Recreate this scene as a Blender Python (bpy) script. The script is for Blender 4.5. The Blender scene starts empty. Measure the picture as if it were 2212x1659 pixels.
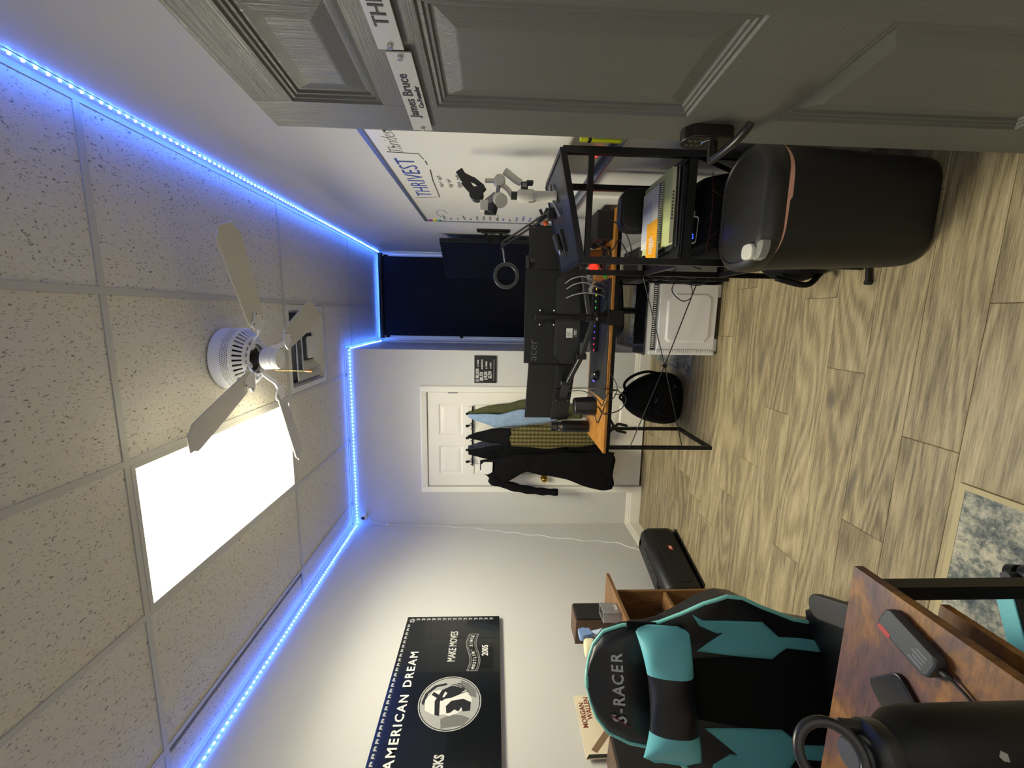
import bpy, math, random
from mathutils import Vector as V, Matrix
random.seed(7)
scene = bpy.context.scene
col = scene.collection
PI = math.pi

# ------------------------------------------------------------------ camera, world, exposure
CAMZ = 1.4247
def make_camera():
    yaw, pitch, roll, f_px = 0.16492, -0.04379, 0.01059, 899.7
    f = V((-math.sin(yaw)*math.cos(pitch), math.cos(yaw)*math.cos(pitch), math.sin(pitch)))
    r = V((math.cos(yaw), math.sin(yaw), 0)); u = r.cross(f)
    c, s = math.cos(roll), math.sin(roll)
    r, u = c*r + s*u, -s*r + c*u
    cam = bpy.data.cameras.new('camera')
    cam.sensor_fit = 'HORIZONTAL'; cam.sensor_width = 36.0
    cam.lens = 36.0*f_px/2212.0
    cam.clip_start = 0.02
    o = bpy.data.objects.new('camera', cam); col.objects.link(o)
    m = Matrix.Identity(4)                 # the phone was held sideways: image right is down in the room
    for i, a in enumerate((-u, r, -f)):
        for k in range(3): m[k][i] = a[k]
    m.translation = (0, 0, CAMZ)
    o.matrix_world = m
    scene.camera = o
make_camera()
w = bpy.data.worlds.new('world'); scene.world = w; w.use_nodes = True
w.node_tree.nodes['Background'].inputs[0].default_value = (1.0, 0.97, 0.87, 1)
w.node_tree.nodes['Background'].inputs[1].default_value = 0.5
vs = scene.view_settings
vs.view_transform = 'Standard'; vs.look = 'None'; vs.gamma = 1.0; vs.use_curve_mapping = False
vs.exposure = 1.0
PANEL_STRENGTH = 5.6        # glow of the lens itself
PANEL_WATTS = 19.0           # tubes behind the lens, thrown mostly downwards by the prisms
LED_STRENGTH = 75.0

# room dimensions (metres)
XL, XR, YF, YN, XN, ZC, Y0 = -1.984, 0.657, 3.730, 4.823, -0.3215, 2.740, 0.20

# ------------------------------------------------------------------ mesh helpers
def frame(o, ux, uy, uz):
    m = Matrix.Identity(4)
    for i, a in enumerate((ux, uy, uz)):
        a = V(a)
        for k in range(3): m[k][i] = a[k]
    m.translation = V(o)
    return m

class MB:
    def __init__(s): s.v = []; s.f = []
    def add(s, vs_, fs_, M=None):
        n = len(s.v)
        for v in vs_:
            s.v.append(tuple(M @ V(v)) if M is not None else tuple(v))
        s.f += [tuple(i+n for i in f) for f in fs_]
        return s
    def box(s, x0, x1, y0, y1, z0, z1, M=None):
        vs_ = [(x, y, z) for z in (z0, z1) for y in (y0, y1) for x in (x0, x1)]
        return s.add(vs_, [(0,2,3,1),(4,5,7,6),(0,1,5,4),(2,6,7,3),(0,4,6,2),(1,3,7,5)], M)
    def cbox(s, c, size, M=None):
        a, b, d = (k/2 for k in size)
        return s.box(c[0]-a, c[0]+a, c[1]-b, c[1]+b, c[2]-d, c[2]+d, M)
    def bar(s, a, b, w_, h=None, up=(0,0,1)):
        a, b = V(a), V(b); h = w_ if h is None else h
        z = (b-a); L = z.length; z.normalize()
        x = z.cross(V(up))
        if x.length < 1e-4: x = z.cross(V((1,0,0)))
        x.normalize(); y = z.cross(x)
        return s.box(-w_/2, w_/2, -h/2, h/2, 0, L, frame(a, x, y, z))
    def ring(s, c, x, y, r, n, ph=0):
        return [tuple(V(c) + V(x)*(r*math.cos(2*PI*i/n+ph)) + V(y)*(r*math.sin(2*PI*i/n+ph))) for i in range(n)]
    def loft(s, rings, cap=True, closed=False):
        n = len(rings[0]); vs_ = [p for r in rings for p in r]; fs_ = []
        m = len(rings)
        for k in range(m if closed else m-1):
            a, b = k*n, ((k+1) % m)*n
            for i in range(n):
                j = (i+1) % n
                fs_.append((a+i, a+j, b+j, b+i))
        if cap and not closed:
            fs_.append(tuple(range(n))[::-1]); fs_.append(tuple((m-1)*n+i for i in range(n)))
        return s.add(vs_, fs_)
    def cyl(s, a, b, r, r2=None, n=16):
        a, b = V(a), V(b); r2 = r if r2 is None else r2
        z = (b-a).normalized(); x = z.orthogonal().normalized(); y = z.cross(x)
        return s.loft([s.ring(a, x, y, r, n), s.ring(b, x, y, r2, n)])
    def tube(s, pts, r, n=8, closed=False):
        pts = [V(p) for p in pts]; m = len(pts); rings = []
        x = None
        for i in range(m):
            a = pts[(i-1) % m] if (closed or i > 0) else pts[i]
            b = pts[(i+1) % m] if (closed or i < m-1) else pts[i]
            t = (b-a).normalized()
            if x is None: x = t.orthogonal().normalized()
            x = (x - t*x.dot(t)).normalized(); y = t.cross(x)
            rr = r[i] if isinstance(r, (list, tuple)) else r
            rings.append(s.ring(pts[i], x, y, rr, n))
        return s.loft(rings, True, closed)
    def lathe(s, prof, n=32, M=None):
        rings = [[(r*math.cos(2*PI*i/n), r*math.sin(2*PI*i/n), z) for i in range(n)] for r, z in prof]
        if M is not None: rings = [[tuple(M @ V(p)) for p in r] for r in rings]
        return s.loft(rings)
    def prism(s, poly, z0, z1, M=None, poly2=None):
        p2 = poly2 or poly; n = len(poly)
        vs_ = [(x, y, z0) for x, y in poly] + [(x, y, z1) for x, y in p2]
        fs_ = [tuple(range(n))[::-1], tuple(range(n, 2*n))]
        fs_ += [(i, (i+1) % n, n+(i+1) % n, n+i) for i in range(n)]
        return s.add(vs_, fs_, M)
    def sphere(s, c, r, n=16, m=10, sc=(1,1,1)):
        rings = []
        for k in range(m+1):
            th = -PI/2 + PI*k/m; th = max(-PI/2+.02, min(PI/2-.02, th))
            rings.append([(c[0]+r*sc[0]*math.cos(th)*math.cos(2*PI*i/n), c[1]+r*sc[1]*math.cos(th)*math.sin(2*PI*i/n), c[2]+r*sc[2]*math.sin(th)) for i in range(n)])
        return s.loft(rings)
    def mesh(s, name, mat, smooth=None):
        me = bpy.data.meshes.new(name); me.from_pydata(s.v, [], s.f); me.update()
        if mat is not None: me.materials.append(mat)
        if smooth:
            me.polygons.foreach_set('use_smooth', [True]*len(me.polygons))
            me.set_sharp_from_angle(angle=math.radians(smooth))
        return me
    def build(s, name, mat, parent=None, smooth=None, bevel=0, seg=2, sub=0):
        o = bpy.data.objects.new(name, s.mesh(name, mat, smooth)); col.objects.link(o)
        if parent is not None: o.parent = parent
        if bevel:
            b = o.modifiers.new('bevel', 'BEVEL'); b.width = bevel; b.segments = seg; b.limit_method = 'ANGLE'; b.angle_limit = math.radians(40)
        if sub:
            b = o.modifiers.new('subd', 'SUBSURF'); b.levels = sub; b.render_levels = sub
        return o

def tag(o, label=None, cat=None, group=None, kind=None):
    if label: o['label'] = label
    if cat: o['category'] = cat
    if group: o['group'] = group
    if kind: o['kind'] = kind
    return o
def thing(name, label, cat, loc=(0,0,0), rotz=0, group=None):
    o = bpy.data.objects.new(name, None); col.objects.link(o)
    o.empty_display_size = .05
    o.location = loc; o.rotation_euler = (0, 0, rotz)
    return tag(o, label, cat, group)
def struct(o): o['kind'] = 'structure'; return o
def link_mesh(name, me, parent, loc=(0,0,0), rot=(0,0,0), scale=(1,1,1)):
    o = bpy.data.objects.new(name, me); col.objects.link(o); o.parent = parent
    o.location = loc; o.rotation_euler = rot; o.scale = scale
    return o
def rrect(w_, h, r, n=6, cx=0, cy=0):
    pts = []
    for (sx, sy, a0) in ((1,1,0), (-1,1,PI/2), (-1,-1,PI), (1,-1,3*PI/2)):
        for i in range(n+1):
            a = a0 + PI/2*i/n
            pts.append((cx+sx*(w_/2-r)+r*math.cos(a), cy+sy*(h/2-r)+r*math.sin(a)))
    return pts
def text(name, s_, size, o, ux, uy, mat, parent, align='CENTER', ext=.0006, shear=0, bold=0, sx=1.0, space=1.0):
    cu = bpy.data.curves.new('t', 'FONT'); cu.body = s_; cu.size = size; cu.align_x = align; cu.align_y = 'CENTER'
    cu.extrude = ext; cu.shear = shear; cu.offset = bold; cu.resolution_u = 2; cu.space_character = space
    ob = bpy.data.objects.new('t', cu)
    me = bpy.data.meshes.new_from_object(ob); me.name = name
    bpy.data.objects.remove(ob); bpy.data.curves.remove(cu)
    ux, uy = V(ux), V(uy); M = frame(o, ux*sx, uy, ux.cross(uy))
    me.transform(M); me.materials.clear(); me.materials.append(mat)
    ob = bpy.data.objects.new(name, me); col.objects.link(ob); ob.parent = parent
    return ob
def spline(pts, n=8):
    """Catmull-Rom through the points."""
    P = [V(p) for p in pts]; P = [2*P[0]-P[1]] + P + [2*P[-1]-P[-2]]; out = []
    for i in range(1, len(P)-2):
        for k in range(n):
            t = k/n; a, b, c, d = P[i-1], P[i], P[i+1], P[i+2]
            out.append(.5*((2*b) + (c-a)*t + (2*a-5*b+4*c-d)*t*t + (3*b-a-3*c+d)*t**3))
    out.append(P[-2]); return out

# ------------------------------------------------------------------ materials
def lin(h):
    h = h.lstrip('#'); r = [int(h[i:i+2], 16)/255 for i in (0, 2, 4)]
    return tuple(c/12.92 if c <= .04045 else ((c+.055)/1.055)**2.4 for c in r) + (1,)
class NT:
    def __init__(s, name):
        s.m = bpy.data.materials.new(name); s.m.use_nodes = True; s.t = s.m.node_tree
        s.b = s.t.nodes['Principled BSDF']
    def n(s, ty, **kw):
        nd = s.t.nodes.new(ty)
        for k, v in kw.items():
            if hasattr(nd, k): setattr(nd, k, v)
            else: nd.inputs[k.replace('_', ' ')].default_value = v
        return nd
    def l(s, a, b): s.t.links.new(a, b)
    def ramp(s, fac, stops):
        r = s.n('ShaderNodeValToRGB'); el = r.color_ramp.elements
        while len(el) < len(stops): el.new(.5)
        for e, (p, c) in zip(el, stops): e.position = p; e.color = lin(c) if isinstance(c, str) else c
        s.l(fac, r.inputs[0]); return r.outputs[0]
    def coords(s, scale=(1,1,1), rnd=0.0, rot=(0,0,0)):
        tc = s.n('ShaderNodeTexCoord'); mp = s.n('ShaderNodeMapping'); mp.inputs['Scale'].default_value = scale
        mp.inputs['Rotation'].default_value = rot
        s.l(tc.outputs['Object'], mp.inputs['Vector'])
        if rnd:
            oi = s.n('ShaderNodeObjectInfo'); mul = s.n('ShaderNodeMath', operation='MULTIPLY'); mul.inputs[1].default_value = rnd
            s.l(oi.outputs['Random'], mul.inputs[0])
            cb = s.n('ShaderNodeCombineXYZ'); s.l(mul.outputs[0], cb.inputs[0]); s.l(mul.outputs[0], cb.inputs[1]); s.l(mul.outputs[0], cb.inputs[2])
            s.l(cb.outputs[0], mp.inputs['Location'])
        return mp.outputs[0]
    def bump(s, h, strength=.2, dist=.01):
        bp = s.n('ShaderNodeBump'); bp.inputs['Strength'].default_value = strength; bp.inputs['Distance'].default_value = dist
        s.l(h, bp.inputs['Height']); s.l(bp.outputs[0], s.b.inputs['Normal'])
_mc = {}
def M(name, c='#808080', rough=.5, metal=0.0, spec=.5, var=0.0, vs_=40, bump=0.0, bs=200, emit=None, es=0.0, coat=0.0, trans=0.0, alpha=1.0, sheen=0.0):
    if name in _mc: return _mc[name]
    t = NT(name); b = t.b
    b.inputs['Base Color'].default_value = lin(c); b.inputs['Roughness'].default_value = rough
    b.inputs['Metallic'].default_value = metal; b.inputs['Specular IOR Level'].default_value = spec
    b.inputs['Coat Weight'].default_value = coat; b.inputs['Transmission Weight'].default_value = trans; b.inputs['Alpha'].default_value = alpha
    b.inputs['Sheen Weight'].default_value = sheen
    co = None
    if var:
        co = t.coords(); nz = t.n('ShaderNodeTexNoise', Scale=vs_, Detail=4.0); t.l(co, nz.inputs['Vector'])
        d = lin(c); k0, k1 = 1-var, 1+var
        t.l(t.ramp(nz.outputs['Fac'], [(.3, tuple(x*k0 for x in d[:3])+(1,)), (.7, tuple(min(1, x*k1) for x in d[:3])+(1,))]), b.inputs['Base Color'])
    if bump:
        co = co or t.coords(); nz = t.n('ShaderNodeTexNoise', Scale=bs, Detail=3.0); t.l(co, nz.inputs['Vector']); t.bump(nz.outputs['Fac'], bump, .004)
    if emit:
        b.inputs['Emission Color'].default_value = lin(emit); b.inputs['Emission Strength'].default_value = es
    _mc[name] = t.m; return t.m

def wood(name, stops, along='x', scale=1.0, rough=.5, rnd=0.0, bump=.1, knots=True, lines=True, coat=0):
    if name in _mc: return _mc[name]
    t = NT(name); sc = {'x': (1.2, 9, 9), 'y': (9, 1.2, 9), 'z': (9, 9, 1.2)}[along]
    co = t.coords(tuple(k*scale for k in sc), rnd)
    a = t.n('ShaderNodeTexNoise', Scale=1.3, Detail=5.0, Roughness=.6, Distortion=1.2); t.l(co, a.inputs['Vector'])
    b = t.n('ShaderNodeTexNoise', Scale=9.0, Detail=4.0, Roughness=.7, Distortion=.3); t.l(co, b.inputs['Vector'])
    mx = t.n('ShaderNodeMix', data_type='FLOAT'); mx.inputs[0].default_value = .45
    t.l(a.outputs['Fac'], mx.inputs[2]); t.l(b.outputs['Fac'], mx.inputs[3])
    fac = mx.outputs[0]
    colr = t.ramp(fac, stops)
    if knots:
        tc2 = t.coords(tuple(k*scale*.33 for k in ((1.6, 5, 5) if along == 'x' else (5, 1.6, 5) if along == 'y' else (5, 5, 1.6))), rnd*1.7)
        k = t.n('ShaderNodeTexNoise', Scale=1.5, Detail=2.0); t.l(tc2, k.inputs['Vector'])
        kr = t.ramp(k.outputs['Fac'], [(.66, (0,0,0,1)), (.78, (1,1,1,1))])
        m2 = t.n('ShaderNodeMix', data_type='RGBA'); t.l(kr, m2.inputs[0]); t.l(colr, m2.inputs[6]); m2.inputs[7].default_value = lin(stops[0][1])
        colr = m2.outputs[2]
    t.l(colr, t.b.inputs['Base Color']); t.b.inputs['Roughness'].default_value = rough; t.b.inputs['Coat Weight'].default_value = coat
    if bump: t.bump(b.outputs['Fac'], bump, .003)
    _mc[name] = t.m; return t.m

BLACK = lambda: M('black_plastic', '#141414', .45)
# ================================================================== ROOM SHELL
def mat_wall():
    t = NT('wall_paint'); t.b.inputs['Roughness'].default_value = .55; t.b.inputs['Specular IOR Level'].default_value = .35
    co = t.coords(); nz = t.n('ShaderNodeTexNoise', Scale=1.3, Detail=3.0); t.l(co, nz.inputs['Vector'])
    t.l(t.ramp(nz.outputs['Fac'], [(.3, '#cbcac5'), (.7, '#d0cfca')]), t.b.inputs['Base Color'])
    n2 = t.n('ShaderNodeTexNoise', Scale=220.0, Detail=2.0); t.l(co, n2.inputs['Vector']); t.bump(n2.outputs['Fac'], .05, .002)
    return t.m
WALL = mat_wall()
WHITE_TRIM = M('white_trim_paint', '#eceade', .35, var=.02, vs_=3)

def wall(name, x0, x1, y0, y1, z0=0, z1=2.84, holes=()):
    mb = MB(); mb.box(x0, x1, y0, y1, z0, z1)
    return struct(mb.build(name, WALL))
T = .10
wall('wall_left', XL-T, XL, Y0-T, YF+T)
wall('wall_right', XR, XR+T, Y0-T, YN+T)
wall('wall_nook', XN-T, XN, YF+T, YN+T)                                   # return beside the window
# far wall, with the closet door opening left out
DX0, DX1, DZ = -1.604, -0.702, 2.030
mb = MB(); mb.box(XL, DX0, YF, YF+T, 0, 2.84); mb.box(DX1, XN, YF, YF+T, 0, 2.84); mb.box(DX0, DX1, YF, YF+T, DZ, 2.84)
struct(mb.build('wall_far', WALL))
# window wall behind the roller blind
WX0, WX1, WZ0, WZ1 = -0.285, 0.640, 0.95, 2.66
mb = MB(); mb.box(XN, WX0, YN, YN+T, 0, 2.84); mb.box(WX1, XR, YN, YN+T, 0, 2.84); mb.box(WX0, WX1, YN, YN+T, 0, WZ0); mb.box(WX0, WX1, YN, YN+T, WZ1, 2.84)
struct(mb.build('wall_window', WALL))
# front wall around the doorway where the photograph is taken
mb = MB(); mb.box(XL, -.43, Y0-T, Y0, 0, 2.84); mb.box(.545, XR, Y0-T, Y0, 0, 2.84); mb.box(-.43, .545, Y0-T, Y0, 2.0, 2.84)
struct(mb.build('wall_front', WALL))

# unseen closet box, added so the gap under the white door stays dark
mb = MB(); mb.box(DX0-.10, DX0-.05, YF+T, 4.40, 0, 2.84); mb.box(DX1+.05, DX1+.10, YF+T, 4.40, 0, 2.84); mb.box(DX0-.10, DX1+.10, 4.40, 4.45, 0, 2.84); mb.box(DX0-.05, DX1+.05, YF+T, 4.40, 2.3, 2.35)
struct(mb.build('wall_closet_unseen', WALL))
# window: white frame, glass
win = struct(thing('window_1', None, None, (0, YN, 0)))
fm = MB(); 
for a in ((WX0, WX0+.045, WZ0, WZ1), (WX1-.045, WX1, WZ0, WZ1), (WX0, WX1, WZ0, WZ0+.045), (WX0, WX1, WZ1-.045, WZ1), (WX0, WX1, 1.78, 1.82)):
    fm.box(a[0], a[1], .03, .07, a[2], a[3])
fm.build('window_frame', M('window_vinyl', '#e9eef2', .3), win, bevel=.003)
for z0, z1 in ((WZ0+.045, 1.78), (1.82, WZ1-.045)):
    MB().box(WX0+.045, WX1-.045, .048, .052, z0, z1).build('pane', M('daylight_pane', '#dfeaf5', .2, emit='#dbe9ff', es=1.1), win)
cm = MB(); cm.box(WX0-.02, WX0+.006, -.012, .03, WZ0-.03, WZ1+.02); cm.box(WX1-.006, WX1+.012, -.012, .03, WZ0-.03, WZ1+.02); cm.box(WX0-.02, WX1+.012, -.06, .03, WZ0-.03, WZ0-.005)
cm.build('window_casing', M('window_vinyl'), win, bevel=.002)

# ---------------- floor of separate vinyl planks
def mat_floor():
    t = NT('vinyl_plank'); co = t.coords((.55, 3.6, 1.0), 37.0)
    a = t.n('ShaderNodeTexNoise', Scale=1.5, Detail=1.0, Roughness=.4, Distortion=.25); t.l(co, a.inputs['Vector'])
    # cathedral rings: contour lines of a slow stretched noise
    mul = t.n('ShaderNodeMath', operation='MULTIPLY'); mul.inputs[1].default_value = 62.0; t.l(a.outputs['Fac'], mul.inputs[0])
    sn = t.n('ShaderNodeMath', operation='SINE'); t.l(mul.outputs[0], sn.inputs[0])
    co2 = t.coords((4.0, 90.0, 1.0), 11.0)
    g = t.n('ShaderNodeTexNoise', Scale=2.2, Detail=6.0, Roughness=.75); t.l(co2, g.inputs['Vector'])
    md = t.n('ShaderNodeMath', operation='MULTIPLY_ADD'); md.inputs[1].default_value = .075; t.l(sn.outputs[0], md.inputs[0]); t.l(g.outputs['Fac'], md.inputs[2])
    slow = t.n('ShaderNodeTexNoise', Scale=1.2, Detail=2.0); t.l(t.coords((1.3, 7.0, 1.0), 5.0), slow.inputs['Vector'])
    md2 = t.n('ShaderNodeMath', operation='MULTIPLY_ADD'); md2.inputs[1].default_value = .30; t.l(slow.outputs['Fac'], md2.inputs[0]); t.l(md.outputs[0], md2.inputs[2])
    oi = t.n('ShaderNodeObjectInfo'); md3 = t.n('ShaderNodeMath', operation='MULTIPLY_ADD'); md3.inputs[1].default_value = .07
    t.l(oi.outputs['Random'], md3.inputs[0]); t.l(md2.outputs[0], md3.inputs[2])
    c = t.ramp(md3.outputs[0], [(.40, '#524838'), (.55, '#72664e'), (.72, '#958767'), (.92, '#b2a381')])
    k = t.n('ShaderNodeTexNoise', Scale=1.5, Detail=1.5); t.l(t.coords((2.2, 6.0, 1.0), 23.0), k.inputs['Vector'])
    kr = t.ramp(k.outputs['Fac'], [(.67, (0,0,0,1)), (.77, (.85,.85,.85,1))])
    m2 = t.n('ShaderNodeMix', data_type='RGBA'); t.l(kr, m2.inputs[0]); t.l(c, m2.inputs[6]); m2.inputs[7].default_value = lin('#5d554a')
    t.l(m2.outputs[2], t.b.inputs['Base Color']); t.b.inputs['Roughness'].default_value = .5; t.b.inputs['Specular IOR Level'].default_value = .4
    t.bump(g.outputs['Fac'], .12, .003)
    return t.m
FLOORM = mat_floor()
mb = MB(); mb.box(XL-.1, XR+.1, -.9, YF+.1, -.08, -.006); mb.box(XN-.1, XR+.1, YF+.1, YN+.1, -.08, -.006); mb.box(DX0-.1, XN-.1, YF+.1, 4.45, -.08, -.004)
floor = struct(mb.build('floor', M('subfloor', '#7a705c', .8)))
PW, PL = .183, 1.22
joint = {-1: .057, 0: -.394, 1: -.798, 2: -.199, 3: .096, 4: -.453, 5: -.786, 6: -1.05, 7: -1.328}
k = -12
while 1.164+PW*k < YN:
    ya, yb = 1.164+PW*k, 1.164+PW*(k+1)
    if yb > -.9:
        x0 = joint.get(k, random.uniform(-1.2, 0)); x0 -= PL*3
        xlo = XL if ya < YF else XN
        while x0 < XR:
            a, b = max(x0, xlo), min(x0+PL, XR)
            if b-a > .01:
                cx, cy = (a+b)/2, (ya+yb)/2
                hw, hh, e = (b-a)/2-.0007, PW/2-.0007, .0022
                mb = MB(); mb.prism([(-hw, -hh), (hw, -hh), (hw, hh), (-hw, hh)], -.006, -.0012)
                mb.prism([(-hw, -hh), (hw, -hh), (hw, hh), (-hw, hh)], -.0012, 0, poly2=[(-hw+e, -hh+e), (hw-e, -hh+e), (hw-e, hh-e), (-hw+e, hh-e)])
                o = mb.build('plank', FLOORM, floor); o.location = (cx, cy, 0)
            x0 += PL
    k += 1

# ---------------- baseboards
def baseboard(name, a, b, nrm):
    a, b = V(a), V(b); d = (b-a).normalized(); L = (b-a).length
    prof = [(0, 0), (.014, 0), (.014, .095), (.010, .103), (.010, .112), (.007, .12), (.004, .136), (0, .138)]
    mb = MB(); mb.prism(prof, 0, L, frame(a, nrm, (0,0,1), d)); struct(mb.build(name, WHITE_TRIM))
baseboard('baseboard_left', (XL, Y0, 0), (XL, YF, 0), (1,0,0))
baseboard('baseboard_far', (XL, YF, 0), (-1.662, YF, 0), (0,-1,0))
baseboard('baseboard_far_right', (-.652, YF, 0), (XN, YF, 0), (0,-1,0))
baseboard('baseboard_right', (XR, Y0, 0), (XR, YN, 0), (-1,0,0))
baseboard('baseboard_nook', (XN, YF, 0), (XN, YN, 0), (1,0,0))
baseboard('baseboard_window', (XN, YN, 0), (XR, YN, 0), (0,-1,0))

# ---------------- suspended ceiling
def mat_tile():
    t = NT('mineral_fibre_tile'); t.b.inputs['Roughness'].default_value = .9; t.b.inputs['Specular IOR Level'].default_value = .1
    co = t.coords((150, 75, 60), 31.0)
    a = t.n('ShaderNodeTexNoise', Scale=1.0, Detail=2.0, Roughness=.5, Distortion=.8); t.l(co, a.inputs['Vector'])
    f = t.ramp(a.outputs['Fac'], [(.315, (0,0,0,1)), (.395, (1,1,1,1))])
    b = t.n('ShaderNodeTexNoise', Scale=5.0, Detail=3.0); t.l(co, b.inputs['Vector'])
    base = t.ramp(b.outputs['Fac'], [(.3, '#cfcbc1'), (.7, '#ddd9cf')])
    m = t.n('ShaderNodeMix', data_type='RGBA'); t.l(f, m.inputs[0]); m.inputs[6].default_value = lin('#8a857d'); t.l(base, m.inputs[7])
    t.l(m.outputs[2], t.b.inputs['Base Color']); t.bump(a.outputs['Fac'], .25, .004)
    return t.m
TILE = mat_tile(); TEE = M('grid_white_enamel', '#bfbeb8', .45)
mb = MB(); mb.box(XL-.1, XR+.1, Y0-.1, YN+.1, 2.83, 2.9)
ceil = struct(mb.build('ceiling', M('plenum_deck', '#6f675b', .9)))
S, TL, X0T, Y0T = .6096, 1.219, .056, 1.4865
xs = [XL, X0T-3*S, X0T-2*S, X0T-S, X0T, XR]
ys = [Y0, .2675, Y0T, Y0T+TL, Y0T+2*TL, YN]
hw = .012
def tile(x0, x1, y0, y1, tilt=0, gap=0):
    mb = MB(); a, b = (x1-x0)/2-.004, (y1-y0)/2-.004
    mb.box(-a+gap, a, -b, b, 0, .014)
    o = mb.build('ceiling_tile', TILE, ceil); o.location = ((x0+x1)/2, (y0+y1)/2, ZC+.004); o.rotation_euler = (0, tilt, 0)
LIGHT_CELL = (2, 2); VENT_Y = Y0T+TL+S
for i in range(5):
    for j in range(5):
        x0, x1, y0, y1 = xs[i], xs[i+1], ys[j], ys[j+1]
        if y0 < YF < y1:                        # the nook only runs between XN and the right wall
            if i == 3: tile(x0, x1, VENT_Y, YF); tile(XN, x1, YF, y1); continue
            if i == 4: tile(x0, x1, y0, y1); continue
            tile(x0, x1, y0, YF); continue
        if y0 >= YF:
            if i == 3: tile(XN, x1, y0, y1)
            elif i == 4: tile(x0, x1, y0, y1)
            continue
        if i == 2 and j == 2: continue          # lit panel
        if i == 0 and j == 2: tile(x0, x1-.042, y0, y1, math.radians(-3), 0); continue   # slipped tile, dark gap beside the tee
        if j == 0: continue
        tile(x0, x1, y0, y1)
for i in range(1, 5):                            # main tees run away from the doorway
    x = xs[i]; y1 = YN if x > XN else YF
    mb = MB(); mb.box(-hw, hw, Y0, y1, 0, .004); mb.box(-.003, .003, Y0, y1, .004, .04)
    o = mb.build('main_tee', TEE, ceil); o.location = (x, 0, ZC-.001)
for j in range(1, 5):
    for i in range(5):
        x0, x1, y = xs[i], xs[i+1], ys[j]
        if y > YF:
            if x1 <= XN: continue
            x0 = max(x0, XN)
        MB().box(x0+hw, x1-hw, y-hw, y+hw, ZC-.0005, ZC+.003).build('cross_tee', TEE, ceil)
MB().box(xs[3]+hw, xs[4]-hw, VENT_Y-hw, VENT_Y+hw, ZC-.0005, ZC+.003).build('cross_tee', TEE, ceil)
for (x0, x1, y0, y1) in ((XL, XL+.02, Y0, YF), (XR-.02, XR, Y0, YN), (XL, XN, YF-.02, YF), (XN, XR, YN-.02, YN), (XN, XN+.02, YF, YN), (XL, XR, Y0, Y0+.02)):
    MB().box(x0, x1, y0, y1, ZC-.001, ZC+.003).build('wall_angle', TEE, ceil)

# ================================================================== CEILING FIXTURES
lx0, lx1, ly0, ly1 = xs[2]+.012, xs[3]-.012, ys[2]+.012, ys[3]-.012
t = thing('ceiling_light', 'lit rectangular troffer panel set into the ceiling grid beside the fan', 'ceiling light', ((lx0+lx1)/2, (ly0+ly1)/2, ZC))
a, b = (lx1-lx0)/2, (ly1-ly0)/2
fm = MB(); fm.box(-a, a, -b, -b+.018, -.002, .02); fm.box(-a, a, b-.018, b, -.002, .02); fm.box(-a, -a+.018, -b+.018, b-.018, -.002, .02); fm.box(a-.018, a, -b+.018, b-.018, -.002, .02)
fm.build('door_frame', TEE, t)
def mat_diffuser():
    n = NT('prismatic_diffuser'); n.b.inputs['Base Color'].default_value = lin('#e8e4d8'); n.b.inputs['Roughness'].default_value = .3
    n.b.inputs['Emission Color'].default_value = (1.0, .945, .72, 1); n.b.inputs['Emission Strength'].default_value = PANEL_STRENGTH
    co = n.coords((300, 300, 1)); w_ = n.n('ShaderNodeTexChecker', Scale=1.0); n.l(co, w_.inputs['Vector']); n.bump(w_.outputs['Fac'], .3, .002)
    return n.m
MB().box(-a+.018, a-.018, -b+.018, b-.018, .004, .008).build('diffuser', mat_diffuser(), t)
MB().box(-a, a, -b, b, .06, .07).build('housing', M('grid_white_enamel'), t)
la = bpy.data.lights.new('tube_light', 'AREA'); la.shape = 'RECTANGLE'; la.size = 2*a-.05; la.size_y = 2*b-.05; la.energy = PANEL_WATTS; la.color = (1.0, .945, .72); la.spread = math.radians(142)
lo = bpy.data.objects.new('tube_light', la); col.objects.link(lo); lo.parent = t; lo.location = (0, 0, .001)

# square supply vent
t = thing('ceiling_vent', 'square white stepped air vent set into the ceiling behind the fan blades', 'air vent', (X0T-S/2, Y0T+TL+S/2, ZC))
VW = M('vent_white_enamel', '#dad9d3', .35)
def sqring(mb, o0, z0, o1, z1, th=.002):
    """sloping square collar from half-size o0 at z0 to o1 at z1"""
    r0 = [(-o0,-o0,z0),(o0,-o0,z0),(o0,o0,z0),(-o0,o0,z0)]; r1 = [(-o1,-o1,z1),(o1,-o1,z1),(o1,o1,z1),(-o1,o1,z1)]
    mb.loft([r0, r1, [(x, y, z+th) for x, y, z in r1], [(x, y, z+th) for x, y, z in r0]], cap=False, closed=True)
mb = MB(); sqring(mb, .29, 0, .255, -.001, .004); sqring(mb, .255, -.001, .235, .035); mb.build('flange', VW, t)
dm = MB(); dm.box(-.235, .235, -.235, .235, .084, .087); dm.box(-.237, -.235, -.235, .235, .03, .085); dm.box(.235, .237, -.235, .235, .03, .085); dm.box(-.235, .235, -.237, -.235, .03, .085); dm.box(-.235, .235, .235, .237, .03, .085); dm.build('duct', M('duct_galvanised', '#77797b', .5, .4), t)
for o0, o1, zz in ((.215, .155, -.016), (.15, .095, -.022)):
    mb = MB(); sqring(mb, o0, zz, o1, zz+.035); sqring(mb, o0, zz-.006, o0-.001, zz, .001); mb.build('cone', VW, t)
mb = MB(); mb.prism(rrect(.15, .15, .01), -.03, -.026); sqring(mb, .075, -.026, .06, -.012); mb.build('center_plate', VW, t)

# ceiling fan
FC = (-.236, 2.10)
t = thing('ceiling_fan', 'white four bladed ceiling fan hugging the tiles beside the lit panel', 'ceiling fan', (FC[0], FC[1], ZC-.002))
FW = M('fan_white_enamel', '#e2e3e6', .3, coat=.3)
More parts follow.
